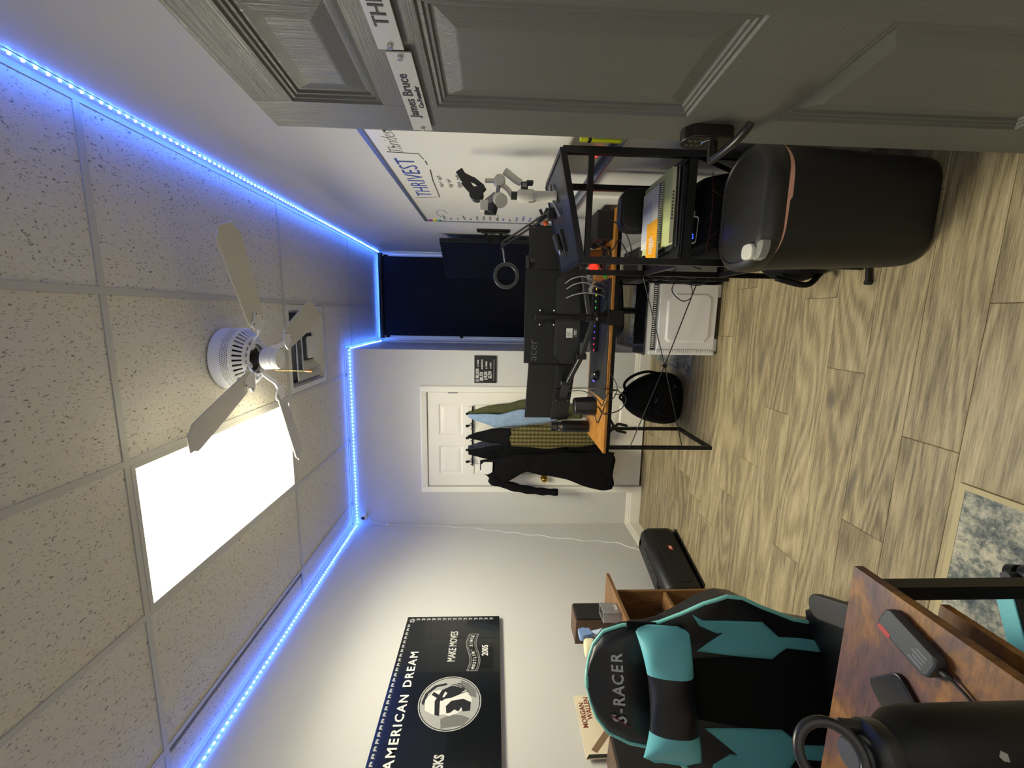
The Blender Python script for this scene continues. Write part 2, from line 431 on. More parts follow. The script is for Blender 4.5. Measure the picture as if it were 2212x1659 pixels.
# housing shell with real openings: perforated band, slots in the cone, ring of short slots
NS = 180
prof = [(.146, 0, 0), (.150, -.006, 0), (.148, -.03, 0), (.143, -.05, 0), (.150, -.056, 0)]
for k in range(5): prof += [(.150, -.058-.0072*k, ('p', k)), (.150, -.0624-.0072*k, 0)]
prof += [(.150, -.095, 0), (.144, -.102, 0), (.140, -.1063, ('s', 0)), (.1125, -.1352, 0), (.108, -.140, 0), (.095, -.1438, ('r', 0)), (.088, -.1459, 0), (.074, -.150, 0), (.071, -.147, 0), (.071, -.128, 0)]
mb = MB(); vs_ = [(r_*math.cos(2*PI*i/NS), r_*math.sin(2*PI*i/NS), z) for r_, z, _ in prof for i in range(NS)]; fs_ = []
for k in range(len(prof)-1):
    tg = prof[k][2]
    for i in range(NS):
        if tg and ((tg[0] == 'p' and i % 2 == tg[1] % 2) or (tg[0] == 's' and i % 5 < 2) or (tg[0] == 'r' and i % 10 < 6)): continue
        j = (i+1) % NS; fs_.append((k*NS+i, (k+1)*NS+i, (k+1)*NS+j, k*NS+j))
mb.add(vs_, fs_); hs = mb.build('motor_housing', FW, t, smooth=35)
so = hs.modifiers.new('sheet', 'SOLIDIFY'); so.thickness = .0012; so.offset = -1
MB().lathe([(.001, -.001), (.140, -.001), (.140, -.003), (.001, -.003)], 48).build('mounting_plate', FW, t, smooth=40)
MS = M('motor_steel', '#3b3b3d', .5, .6)
MB().lathe([(.001, -.01), (.062, -.01), (.066, -.02), (.066, -.118), (.060, -.126), (.001, -.127)], 32).build('motor', MS, t, smooth=40)
MB().lathe([(.001, -.126), (.030, -.126), (.030, -.19), (.001, -.19)], 24).build('rotor', MS, t, smooth=40)
MB().lathe([(.001, -.180), (.050, -.180), (.052, -.184), (.052, -.228), (.050, -.230), (.051, -.232), (.051, -.246), (.046, -.256), (.001, -.258)], 40).build('switch_housing', FW, t, smooth=35)
BM = M('fan_blade_white', '#c6c3b8', .5, var=.03, vs_=8)
irons = MB()
p = spline([(.055, 0, -.142), (.085, 0, -.150), (.115, 0, -.172), (.14, 0, -.195), (.175, 0, -.203)], 5)
rings = []
for i, q in enumerate(p):
    w_ = .013; rings.append([(q.x, -w_, q.z-.004), (q.x, w_, q.z-.004), (q.x, w_, q.z+.004), (q.x, -w_, q.z+.004)])
irons.loft(rings)
irons.prism([(.165, -.012), (.18, -.045), (.20, -.058), (.215, -.054), (.218, -.03), (.235, -.018), (.255, 0), (.235, .018), (.218, .03), (.215, .054), (.20, .058), (.18, .045), (.165, .012)], -.210, -.204)
im = irons.mesh('blade_iron', FW, 40)
bl = MB()
outl = [(.19, -.045), (.23, -.052), (.40, -.062), (.585, -.068), (.60, -.067), (.622, -.046), (.640, -.042), (.640, .042), (.622, .046), (.60, .067), (.585, .068), (.40, .062), (.23, .052), (.19, .045)]
bl.prism(outl, -.2035, -.1965)
bm_ = bl.mesh('blade', BM)
sc_ = MB().lathe([(.0005, -.212), (.004, -.2115), (.004, -.209), (.0005, -.209)], 8).mesh('screw', M('screw_dark', '#3a3a3a', .4, .8))
for k in range(4):
    a = math.radians(-23.6+90*k)
    R4 = Matrix.Rotation(a, 4, 'Z') @ Matrix.Translation((0, 0, -.2)) @ Matrix.Rotation(math.radians(-12), 4, 'X') @ Matrix.Translation((0, 0, .2))
    ir = link_mesh('blade_iron', im, t); ir.matrix_local = Matrix.Rotation(a, 4, 'Z') @ Matrix.Rotation(0, 4, 'X')
    b_ = link_mesh('blade', bm_, t); b_.matrix_local = R4
    b_.modifiers.new('bevel', 'BEVEL').width = .002
    for (sx, sy) in ((.205, -.04), (.205, .04), (.24, 0)):
        link_mesh('screw', sc_, ir, (sx, sy, 0))
ch = MB(); q0 = V((-.047, -.012, -.222))
ch.cyl(q0, q0+V((-.006, 0, -.006)), .004); ch.tube([q0+V((-.006, 0, -.003)), q0+V((-.010, 0, -.012)), q0+V((-.010, 0, -.150))], .0011, 6); ch.sphere(q0+V((-.010, 0, -.075)), .003, 8, 6)
ch.build('pull_chain', M('brass', '#b5995a', .3, .9), t, smooth=40)
MB().lathe([(.0005, -.150), (.004, -.152), (.006, -.170), (.007, -.182), (.005, -.192), (.0005, -.194)], 12, Matrix.Translation((q0.x-.010, q0.y, q0.z))).build('pull_knob', M('pull_wood', '#c98d4e', .4), t, smooth=40)

# ================================================================== LED STRIP
zt = 2.700
t = thing('led_strip', 'blue glowing LED tape stuck along the tops of the walls', 'led strip', (0, 0, zt))
TAPE = M('led_tape', '#d4d9e2', .4)
LED = M('led_chip', '#ffffff', .4, emit='#ffffff', es=0)
n_ = LED.node_tree.nodes['Principled BSDF']; n_.inputs['Emission Color'].default_value = (.045, .17, 1.0, 1); n_.inputs['Emission Strength'].default_value = LED_STRENGTH
runs = [((XR-.001, .25, 0), (XR-.001, YN-.03, 0), (-1, 0, 0), 1.15), ((XR-.03, YN-.001, .015), (XN+.03, YN-.001, .015), (0, -1, 0), None),
        ((XN+.001, YN-.03, .004), (XN+.001, YF+.0, -.006), (1, 0, 0), None), ((XN, YF-.001, 0), (XL+.02, YF-.001, 0), (0, -1, 0), None), ((XL+.001, YF-.02, 0), (XL+.001, .25, 0), (1, 0, 0), 1.5)]
chip = MB().box(-.0026, .0026, -.0026, .0026, 0, .0065).mesh('led', LED)
rest = MB()
for a, b, nv, ymin in runs:
    a, b, nv = V(a), V(b), V(nv); d = (b-a).normalized(); L = (b-a).length; up = V((0,0,1)); 
    MB().box(0, L, -.005, .005, 0, .0012, frame(a, d, nv.cross(d), nv)).build('tape', TAPE, t)
    k = 0; s_ = .012
    while s_ < L:
        p_ = a+d*s_+nv*.0012
        F4 = frame(p_, d, nv.cross(d), nv)
        if ymin is not None and p_.y < ymin: rest.box(-.0026, .0026, -.0026, .0026, 0, .0065, F4)
        else:
            o = link_mesh('led', chip, t); o.matrix_local = F4
        s_ += .0325
tag(rest.build('led_run', LED, t), kind='stuff')
# ================================================================== DOORS
def panel_mesh(mb, x0, x1, z0, z1, prof):
    rings = [[(x0+i, d, z0+i), (x1-i, d, z0+i), (x1-i, d, z1-i), (x0+i, d, z1-i)] for i, d in prof]
    n = len(rings); vs_ = [p for r in rings for p in r]; fs_ = []
    for k in range(n-1):
        for i in range(4):
            j = (i+1) % 4; fs_.append((k*4+i, k*4+j, (k+1)*4+j, (k+1)*4+i))
    fs_.append(((n-1)*4, (n-1)*4+1, (n-1)*4+2, (n-1)*4+3))
    mb.add(vs_, fs_)
def door_leaf(root, W_, H_, cols, rows, prof, mat, th=.035, mat2=None):
    body = MB(); xs_ = [0] + [c for p in cols for c in p] + [W_]; zs = [0] + [r for p in rows for r in p] + [H_]
    for i in range(0, len(xs_), 2): MB().box(xs_[i], xs_[i+1], 0, th, 0, H_).build('stile', mat, root)
    for (c0, c1) in cols:
        for i in range(0, len(zs), 2): MB().box(c0, c1, .0002, th, zs[i], zs[i+1]).build('rail', mat2 or mat, root)
        for (r0, r1) in rows: body.box(c0, c1, .016, th, r0, r1)
    body.build('door_core', mat, root)
    for (c0, c1) in cols:
        for (r0, r1) in rows:
            mb = MB(); panel_mesh(mb, c0, c1, r0, r1, prof); mb.build('panel', mat, root)

def mat_door(nm, sc):
    t = NT(nm); co = t.coords(sc)
    a = t.n('ShaderNodeTexNoise', Scale=2.0, Detail=5.0, Roughness=.65, Distortion=1.4); t.l(co, a.inputs['Vector'])
    t.b.inputs['Base Color'].default_value = lin('#565650'); t.b.inputs['Roughness'].default_value = .36
    t.bump(a.outputs['Fac'], .55, .002); return t.m
ang = math.atan2(-.9959, .0903)
door = struct(thing('door_1', 'charcoal six panel room door standing open against the right wall', None, (.446, 1.133, .012), ang))
DP = [(0, 0), (.004, .005), (.011, .0035), (.014, .008), (.020, .0075), (.023, .0125), (.028, .0125), (.060, .004), (.064, .0035)]
door_leaf(door, .914, 1.948, [(.105, .395), (.515, .81)], [(.18, .765), (.975, 1.545), (1.665, 1.862)], DP, mat_door('charcoal_door_paint', (120, 120, 3.0)), mat2=mat_door('charcoal_rail_paint', (3.0, 120, 120)))
# door hardware (parts of the door)
BM_ = M('black_hardware', '#15140f', .32, .2)
ks = MB(); cap = rrect(.062, .128, .0309, 10, .052, .900); ks.prism([(x, z) for x, z in cap], 0, .030, frame((0,0,0), (1,0,0), (0,0,1), (0,-1,0)))
kp = ks.build('keypad_plate', BM_, door, smooth=40, bevel=.003)
for r_ in range(3):
    for c_ in range(2): MB().cyl((.042+.02*c_, -.030, .945-.013*r_), (.042+.02*c_, -.0315, .945-.013*r_), .004, n=10).build('button', M('keypad_grey', '#3b3a36', .4), kp, smooth=40)
mb = MB(); mb.tube([(.052+.02*math.cos(a), -.0305, .893+.02*math.sin(a)) for a in [PI*.15+PI*.5*i/8 for i in range(9)]], .0014, 6); mb.build('escutcheon_ring', M('chrome', '#c8c8c8', .15, 1), kp, smooth=40)
lv = MB(); lv.cyl((.052, -.028, .885), (.052, -.074, .885), .011, n=20)
lv.tube(spline([(.046, -.068, .885), (.09, -.071, .884), (.14, -.069, .880), (.175, -.058, .874), (.185, -.05, .872)], 5), [.0095]*16+[.0088]*5, 12)
lv.build('lever_handle', BM_, door, smooth=50)
# name plates screwed to the door
PLATE = M('silver_plate', '#b3b3af', .35, .15); INK = M('plate_ink', '#17181a', .5)
for nm, s0, s1, z0, lines, lab in (('name_plate', .022, .286, 1.568, (('James Bruce', .030, .007), ('Co-Founder', .015, -.014)), 'silver name plate reading James Bruce Co-Founder on charcoal door'),
                                   ('name_plate', .292, .556, 1.579, (('THRIVEST', .036, 0),), 'silver plate lettered THRIVEST screwed to charcoal door')):
    t = thing(nm, lab.replace('James Bruce Co-Founder', 'a name over Co-Founder').replace('lettered THRIVEST', 'with large capitals'), 'name plate', tuple(door.location), ang, 'name plates on the open door')
    MB().box(s0, s1, -.009, -.006, z0, z0+.046).build('plate', PLATE, t, bevel=.0006)
    for sx in (s0+.011, s1-.011):
        MB().cyl((sx, -.0005, z0+.023), (sx, -.014, z0+.023), .0055, n=14).build('standoff_screw', M('chrome'), t, smooth=40, bevel=.001)
    for s_, size, dz in lines:
        text('lettering', s_, size, ((s0+s1)/2, -.0093, z0+.023+dz), (1,0,0), (0,0,1), INK, t, bold=.0003)

# closet door on the far wall
DOORW = M('white_door_paint', '#eeebe0', .38, var=.02, vs_=4)
d2 = struct(thing('door_2', 'white six panel closet door in the far wall', None, (DX0+.004, YF+.012, .016)))
door_leaf(d2, .894, 2.010, [(.109, .389), (.494, .785)], [(.218, .81), (1.01, 1.59), (1.69, 1.91)], [(0, 0), (.008, .005), (.014, .009), (.018, .009), (.045, .003), (.05, .0025)], DOORW)
kn = MB(); kn.cyl((.078, 0, .925), (.078, -.006, .925), .032, n=24); kn.cyl((.078, -.006, .925), (.078, -.035, .925), .011, n=16); kn.sphere((.078, -.052, .925), .028, 20, 12, (1, .75, 1))
kn.build('door_knob', M('polished_brass', '#c9a64a', .18, 1), d2, smooth=50)
for zz in (1.78, .25):
    h = MB(); h.cyl((.897, -.004, zz-.045), (.897, -.004, zz+.045), .0055, n=10); h.box(.885, .897, -.002, .002, zz-.044, zz+.044); h.build('hinge', M('hinge_steel', '#8b8b86', .35, .8), d2, smooth=40)
cs = .056
tr = MB(); prof = [(0, 0), (cs, 0), (cs, .012), (cs-.012, .017), (.012, .010), (0, .007)]
for (a, b, n_, w_) in (((DX0-.002, 0, 0), (DX0-.002, 0, 2.03), 0, -1), ((DX1+.002, 0, 0), (DX1+.002, 0, 2.03), 0, 1)):
    tr.prism(prof if w_ > 0 else prof, 0, 2.032+cs, frame((a[0], YF, 0), (w_, 0, 0), (0, -1, 0), (0, 0, 1)))
tr.prism(prof, 0, DX1-DX0+.004, frame((DX0-.002, YF, 2.032), (0, 0, 1), (0, -1, 0), (1, 0, 0)))
struct(tr.build('trim_1', WHITE_TRIM))

# coat hook rack on the closet door
HB = M('black_hook_metal', '#151517', .4, .6)
t = thing('coat_rack', 'black five hook rack hung over the white closet door', 'coat rack', (0, YF, 0))
mb = MB(); mb.box(-1.40, -.83, -.004, .004, 1.612, 1.622); mb.build('rail', HB, t)
for x in (-.845, -1.375):
    MB().box(x-.008, x+.008, -.001, .006, 1.62, 1.66).build('strap', M('white_door_paint'), t)
hx = (-.893, -1.007, -1.120, -1.234, -1.348)
hk = MB(); hk.cyl((0, -.005, 0), (0, -.030, .006), .006, n=10); hk.lathe([(.001, 0), (.011, .001), (.012, .006), (.012, .024), (.009, .028), (.001, .028)], 14, frame((0, -.034, .006), (1,0,0), (0,1,0), (0,0,1)) @ Matrix.Rotation(.2, 4, 'X'))
for sx in (-1, 1):
    hk.tube(spline([(0, -.006, -.03), (sx*.012, -.022, -.036), (sx*.024, -.034, -.026), (sx*.028, -.036, -.010)], 4), .0035, 7)
hkm = hk.mesh('hook', HB, 50)
for x in hx: link_mesh('hook', hkm, t, (x, 0, 1.642))

# ---------------- clothes on the rack
def garment_mesh(rows, folds=6, amp=.15, n=56, seed=0, step=.03):
    mb = MB(); rows = sorted(rows, key=lambda r: -r[0]); rings = []
    z = rows[0][0]; rnd = random.Random(seed); ph = [rnd.uniform(0, 6) for _ in range(6)]
    zs = []
    while z > rows[-1][0]: zs.append(z); z -= step
    zs.append(rows[-1][0])
    for z in zs:
        for a, b in zip(rows, rows[1:]):
            if a[0] >= z >= b[0]: break
        u = (a[0]-z)/max(1e-6, a[0]-b[0]); u = u*u*(3-2*u)*.5+u*.5
        xl, xr, yc, d = (a[i]+(b[i]-a[i])*u for i in (1, 2, 3, 4))
        xc, hw_ = (xl+xr)/2, (xr-xl)/2; ring = []
        grow = min(1, (rows[0][0]-z)/.25)
        for i in range(n):
            t_ = 2*PI*i/n; cx, sy = math.cos(t_), math.sin(t_)
            fx = math.copysign(abs(cx)**.8, cx); fy = math.copysign(abs(sy)**.7, sy)
            wv = math.sin(folds*fx*1.6+ph[0]+z*2.2)*.6+math.sin(folds*.53*fx*1.6+ph[1]-z*3.1)*.4+.25*math.sin(folds*2.3*fx+ph[2]+z*5)
            ring.append((xc+hw_*fx+.006*grow*math.sin(z*17+ph[3]), yc+d*fy*(1+amp*grow*wv*1.7)+.008*grow*wv, z+.010*grow*math.sin(5*t_+ph[4])*(1 if z == zs[-1] else 0)))
        rings.append(ring)
    mb.loft(rings); return mb
def mat_cloth(name, c='#101012', sc=700, rough=.9):
    if name in _mc: return _mc[name]
    m = M(name, c, rough, spec=.15, var=.10, vs_=18); t = NT.__new__(NT); t.m = m; t.t = m.node_tree; t.b = t.t.nodes['Principled BSDF']
    a = t.n('ShaderNodeTexNoise', Scale=6.0, Detail=3.0, Roughness=.5, Distortion=1.0); t.l(t.coords((1.5, 1.5, 1.0)), a.inputs['Vector']); t.bump(a.outputs['Fac'], .6, .035)
    return m
def mat_plaid():
    t = NT('plaid_flannel'); t.b.inputs['Roughness'].default_value = .9; t.b.inputs['Specular IOR Level'].default_value = .1
    def stripes(sc, axis):
        w_ = t.n('ShaderNodeTexWave', bands_direction=axis); w_.inputs['Scale'].default_value = sc; w_.inputs['Distortion'].default_value = .6; w_.inputs['Detail'].default_value = 1.0
        t.l(t.coords(), w_.inputs['Vector']); return t.ramp(w_.outputs['Fac'], [(.45, (0,0,0,1)), (.85, (1,1,1,1))])
    a, b = stripes(9.0, 'X'), stripes(9.0, 'Z')
    ad = t.n('ShaderNodeMix', data_type='RGBA', blend_type='ADD'); ad.inputs[0].default_value = .5; t.l(a, ad.inputs[6]); t.l(b, ad.inputs[7])
    t.l(t.ramp(ad.outputs[2], [(0, '#736a47'), (.45, '#5d5536'), (1, '#403c22')]), t.b.inputs['Base Color']); return t.m
YG = 3.635
OL, BLU, SLT, BKC, PLD = mat_cloth('olive_cloth', '#54563a'), mat_cloth('light_blue_cloth', '#8aa2bd'), mat_cloth('slate_cloth', '#343745'), mat_cloth('black_cloth', '#0b0b0d'), mat_plaid()
t = thing('hanging_hoodie', 'olive green top hanging on the coat rack beside the light blue shirt', 'hoodie', (0, 0, 0), 0, 'clothes hanging on the closet door')
garment_mesh([(1.655, -.905, -.875, 3.712, .010), (1.5, -.93, -.83, 3.704, .016), (1.32, -.95, -.795, 3.70, .018), (1.17, -.955, -.765, 3.70, .018), (.87, -.95, -.79, 3.70, .018), (.62, -.93, -.82, 3.70, .018)], 7, seed=1).build('body', OL, t, smooth=180)
t = thing('hanging_shirt', 'light blue shirt hanging on the coat rack', 'shirt', (0, 0, 0), 0, 'clothes hanging on the closet door')
garment_mesh([(1.650, -.92, -.89, 3.672, .010), (1.57, -.955, -.885, 3.65, .016), (1.40, -1.0, -.875, 3.63, .021), (1.17, -.985, -.835, 3.625, .022), (.95, -.945, -.86, 3.625, .022), (.81, -.92, -.88, 3.625, .018)], 5, seed=2).build('body', BLU, t, smooth=180)
t = thing('hanging_flannel', 'olive plaid flannel with a black hood hanging on the coat rack', 'flannel shirt', (0, 0, 0), 0, 'clothes hanging on the closet door')
garment_mesh([(1.655, -1.115, -1.09, 3.672, .011), (1.55, -1.12, -1.04, 3.63, .022), (1.44, -1.13, -1.0, 3.575, .028), (1.28, -1.148, -.985, 3.535, .031)], 5, seed=3).build('hood', BKC, t, smooth=180)
garment_mesh([(1.30, -1.142, -.99, 3.537, .028), (1.1, -1.155, -.96, 3.535, .030), (.92, -1.16, -.935, 3.535, .031), (.70, -1.15, -.96, 3.535, .031), (.52, -1.12, -1.0, 3.535, .03)], 6, seed=4).build('body', PLD, t, smooth=180)
t = thing('hanging_sweater', 'dark slate sweater squeezed between flannel and black jackets', 'sweater', (0, 0, 0), 0, 'clothes hanging on the closet door')
garment_mesh([(1.655, -1.242, -1.20, 3.712, .010), (1.5, -1.25, -1.15, 3.704, .016), (1.3, -1.25, -1.125, 3.70, .018), (1.0, -1.25, -1.14, 3.70, .018)], 4, seed=5).build('body', SLT, t, smooth=180)
t = thing('hanging_jacket', 'black padded jacket hanging beside the plaid flannel', 'jacket', (0, 0, 0), 0, 'clothes hanging on the closet door')
garment_mesh([(1.650, -1.27, -1.225, 3.672, .011), (1.45, -1.31, -1.19, 3.64, .018), (1.26, -1.34, -1.165, 3.628, .022), (.9, -1.38, -1.15, 3.625, .023), (.57, -1.39, -1.125, 3.625, .023), (.37, -1.33, -1.19, 3.625, .022)], 6, seed=6).build('body', BKC, t, smooth=180)
garment_mesh([(1.50, -1.225, -1.18, 3.62, .014), (1.3, -1.205, -1.155, 3.605, .020), (1.0, -1.19, -1.165, 3.60, .018), (.78, -1.188, -1.166, 3.60, .016)], 3, seed=8).build('sleeve', BKC, t, smooth=180)
t = thing('hanging_coat', 'black long coat with white lining on a hanger nearest the brass knob', 'coat', (0, 0, 0), 0, 'clothes hanging on the closet door')
garment_mesh([(1.54, -1.385, -1.30, 3.60, .014), (1.50, -1.42, -1.285, 3.575, .024), (1.42, -1.475, -1.265, 3.548, .028), (1.30, -1.475, -1.235, 3.538, .031), (1.12, -1.385, -1.215, 3.535, .032), (.94, -1.415, -1.205, 3.535, .032), (.8, -1.45, -1.2, 3.535, .033), (.42, -1.565, -1.195, 3.533, .034), (.345, -1.545, -1.2, 3.533, .034)], 6, seed=7).build('body', BKC, t, smooth=180)
sl = spline([(-1.44, 3.56, 1.44), (-1.50, 3.56, 1.34), (-1.55, 3.56, 1.18), (-1.573, 3.55, 1.0), (-1.582, 3.545, .835)], 5)
MB().tube(sl, [.05+.012*math.sin(i*.9) if i < 6 else .045-.0008*i+.004*math.sin(i*1.7) for i in range(len(sl))], 14).build('sleeve', BKC, t, smooth=180)
ln = MB(); ln.prism([(-1.385, 1.525), (-1.31, 1.53), (-1.282, 1.50), (-1.283, 1.425), (-1.375, 1.428), (-1.398, 1.47)], 0, .012, frame((0, 3.515, 0), (1,0,0), (0,0,1), (0,-1,0)))
ln.build('lining', M('white_lining', '#d5d3cf', .8, var=.06, vs_=25), t, bevel=.004)
hg = MB(); hg.tube(spline([(-1.348, 3.69, 1.645), (-1.345, 3.66, 1.60), (-1.343, 3.62, 1.545)], 5), .002, 6); hg.build('hanger', M('hanger_wire', '#7d7d80', .3, .9), t, smooth=50)

# ================================================================== ON THE WALLS
BK = M('sign_black', '#161718', .4); WT = M('print_white', '#e3e1dc', .55); GR = M('print_grey', '#8d8d8b', .6)
t = thing('wall_sign', 'small black sign with white money goals beside the closet door', 'sign', (0, YF, 0))
MB().box(-.612, -.366, -.012, 0, 1.403, 1.600).build('board', BK, t, bevel=.001)
for s1, s2, z, x0, x1 in (('$1 MILLION', 'A YEAR', 1.572, -.60, -.473), ('$83,333', 'A MONTH', 1.535, -.593, -.497), ('$19,230', 'A WEEK', 1.497, -.583, -.492), ('$2,739', 'A DAY', 1.459, -.570, -.489)):
    text('lettering', s1, .040, (x0, -.0125, z), (1,0,0), (0,0,1), WT, t, 'LEFT', bold=.0012, sx=(x1-x0)/(len(s1)*.0225))
    text('lettering', s2, .020, (x1+.008, -.0125, z-.005), (1,0,0), (0,0,1), WT, t, 'LEFT', bold=.0006, sx=.95)
MB().box(-.592, -.398, -.0128, -.012, 1.421, 1.427).build('lettering', GR, t)

# black poster on the left wall
PY0, PY1, PZ0, PZ1 = 1.240, 2.462, 1.372, 1.968
t = thing('poster', 'large black glossy canvas reading AMERICAN DREAM on the left wall', 'poster', (XL+.0015, 0, 0))
PB = M('poster_black', '#14171a', .16, coat=.4)
MB().box(0, .020, PY0, PY1, PZ0, PZ1).build('canvas', PB, t, bevel=.001)
UX, UY = (0,1,0), (0,0,1)
def ptxt(s_, size, y, z, mat=None, sx=1, bold=.001, **k): return text('lettering', s_, size, (.0205, y, z), UX, UY, mat or WT, t, 'CENTER', bold=bold, sx=sx, **k)
text('lettering', 'AMERICAN', .062, (.0205, 1.528, 1.868), UX, UY, WT, t, 'LEFT', bold=.0012, sx=1.02, space=1.25)
text('lettering', 'DREAM', .062, (.0205, 2.178, 1.868), UX, UY, WT, t, 'RIGHT', bold=.0012, sx=1.02, space=1.25)
ptxt('MAKE MOVES', .062, 2.215, 1.650, M('print_silver', '#c9c8c3', .55), sx=.62, bold=.001)
ptxt('TAKE RISKS', .062, 1.490, 1.650, M('print_silver'), sx=.62, bold=.002)
ptxt('2005', .050, 2.178, 1.458, sx=.80, bold=.0012)
b3 = MB()                                                        # waving banner
N = 24; top = []; bot = []
for i in range(N+1):
    u = i/N; y = 2.035+.27*u; z = 1.530+.014*math.sin(u*2*PI+PI)+.0
    top.append((y, z+.030)); bot.append((y, z-.030))
def strip(mb, up_, lo_, z0, z1):
    for i in range(len(up_)-1): mb.prism([lo_[i], lo_[i+1], up_[i+1], up_[i]], z0, z1, frame((.0203, 0, 0), UX, UY, (1,0,0)))
for k0, k1 in ((.031, .027), (.022, .019), (-.027, -.031), (-.019, -.022)):
    mid = [((a[0]), (a[1]+b[1])/2) for a, b in zip(top, bot)]
    strip(b3, [(y, z+k0) for y, z in mid], [(y, z+k1) for y, z in mid], 0, .0006)
for i in (0, N): b3.prism([(top[i][0]-.002, bot[i][1]), (top[i][0]+.002, bot[i][1]), (top[i][0]+.002, top[i][1]), (top[i][0]-.002, top[i][1])], 0, .0006, frame((.0203, 0, 0), UX, UY, (1,0,0)))
b3.build('banner', GR, t)
s_ = "HUSTLIN' SINCE"
for i, ch_ in enumerate(s_):
    if ch_ == ' ': continue
    u = (i+.9)/(len(s_)+.8); y = 2.035+.27*u; z = 1.530+.014*math.sin(u*2*PI+PI)
    text('lettering', ch_, .026, (.0205, y, z), UX, UY, WT, t, bold=.0008, sx=.75)
# patterned border
bd = MB(); F0 = frame((.0203, 0, 0), UX, UY, (1,0,0))
def tri_row(mb, a, b, n, w_, nrm):
    a, b, nrm = V(a), V(b), V(nrm)
    for i in range(n):
        p_, q_ = a+(b-a)*(i/n), a+(b-a)*((i+1)/n); m_ = (p_+q_)/2
        for (P1, P2, P3) in ((p_, m_+nrm*w_*.95, p_+nrm*w_), (m_+nrm*w_*.06, q_+nrm*.08*w_, p_+nrm*.08*w_), ):
            A, B, C = (tuple(x) for x in (P1, P2, P3))
            mb.prism([A[:2], B[:2], C[:2]], 0, .0005, F0)
        c_ = m_+nrm*w_*.62; mb.prism([tuple((c_+V((.006*math.cos(a_), .006*math.sin(a_))))[:2]) for a_ in [2*PI*k/8 for k in range(8)]], 0, .0006, F0)
tri_row(bd, (PY0+.04, PZ1-.032), (PY1-.055, PZ1-.032), 34, .019, (0, 1))
tri_row(bd, (PY1-.035, PZ1-.06), (PY1-.035, PZ0+.03), 15, .019, (1, 0))
tri_row(bd, (PY0+.035, PZ1-.06), (PY0+.035, PZ0+.03), 15, .019, (-1, 0))
for k in range(5):
    a_ = k*1.26; c_ = (PY1-.034+.012*math.cos(a_), PZ1-.034+.012*math.sin(a_)); bd.prism([(c_[0]+.007*math.cos(q), c_[1]+.007*math.sin(q)) for q in [2*PI*j/7 for j in range(7)]], 0, .0005, F0)
tag(bd.build('border_pattern', M('print_pale', '#a9aaa7', .6), t), kind='stuff')
# medallion with a bearded head in profile
MC = (1.846, 1.632)
def disc(r0, r1, h0, h1, mat, name, n=64):
    mb = MB(); F = frame((.0203, MC[0], MC[1]), UX, UY, (1,0,0))
    if r0 == 0: mb.prism([(r1*math.cos(2*PI*i/n), r1*1.05*math.sin(2*PI*i/n)) for i in range(n)], h0, h1, F)
    else:
        for i in range(n):
            a, b = 2*PI*i/n, 2*PI*(i+1)/n
            mb.prism([(r0*math.cos(a), r0*1.05*math.sin(a)), (r1*math.cos(a), r1*1.05*math.sin(a)), (r1*math.cos(b), r1*1.05*math.sin(b)), (r0*math.cos(b), r0*1.05*math.sin(b))], h0, h1, F)
    return mb.build(name, mat, t)
disc(.148, .153, 0, .0006, M('print_pale'), 'medallion_ring'); disc(0, .144, 0, .0004, M('medallion_grey', '#a3a3a0', .6), 'medallion_field')
def shape(pts, h, mat, name):
    mb = MB(); mb.prism([(x*.145, y*.15) for x, y in pts], 0, h, frame((.0203, MC[0], MC[1]), UX, UY, (1,0,0))); mb.build(name, mat, t)
DKP, LTP, MDP = M('print_black', '#131417', .5), M('print_light', '#d6d5d0', .6), M('print_mid', '#6d6d6b', .6)
shape([(-.95, .2), (-.62, .25), (-.45, -.1), (-.5, -.45), (-.62, -.72), (-.85, -.5)], .0007, MDP, 'shading')
shape([(.15, -.9), (.3, -.55), (.62, -.35), (.9, -.3), (.75, -.62), (.45, -.88)], .0007, MDP, 'shading')
shape([(-.5, .42), (-.3, .8), (.1, .85), (.45, .62), (.52, .2), (.45, -.2), (.52, -.5), (.1, -.75), (-.3, -.7), (-.32, -.42), (-.42, -.3), (-.52, -.02), (-.45, .15)], .0009, LTP, 'head')
shape([(-.5, .30), (-.48, .46), (.05, .52), (.5, .32), (.5, .18), (.02, .34)], .0012, DKP, 'headband')
shape([(-.42, .08), (-.15, .12), (.05, -.05), (.12, -.45), (-.02, -.72), (-.34, -.70), (-.36, -.46), (-.2, -.4), (-.36, -.32), (-.28, -.18), (-.40, -.05)], .0012, DKP, 'beard')
shape([(.12, .26), (.36, .12), (.5, .3), (.66, .0), (.52, -.5), (.3, -.32), (.16, -.02)], .0011, DKP, 'hair')
shape([(.05, .28), (.3, .66), (.42, .6), (.14, .16)], .0013, DKP, 'feather')
shape([(-.1, .88), (.35, .78), (.62, .5), (.7, .15), (.78, .2), (.68, .6), (.36, .88), (0, .96)], .0008, DKP, 'plume')
for k in range(7):
    shape([(.42+.055*k, -.62+.05*k), (.45+.055*k, -.60+.05*k), (.33+.06*k, -.30+.05*k), (.31+.06*k, -.32+.05*k)], .0010, DKP, 'hatching')

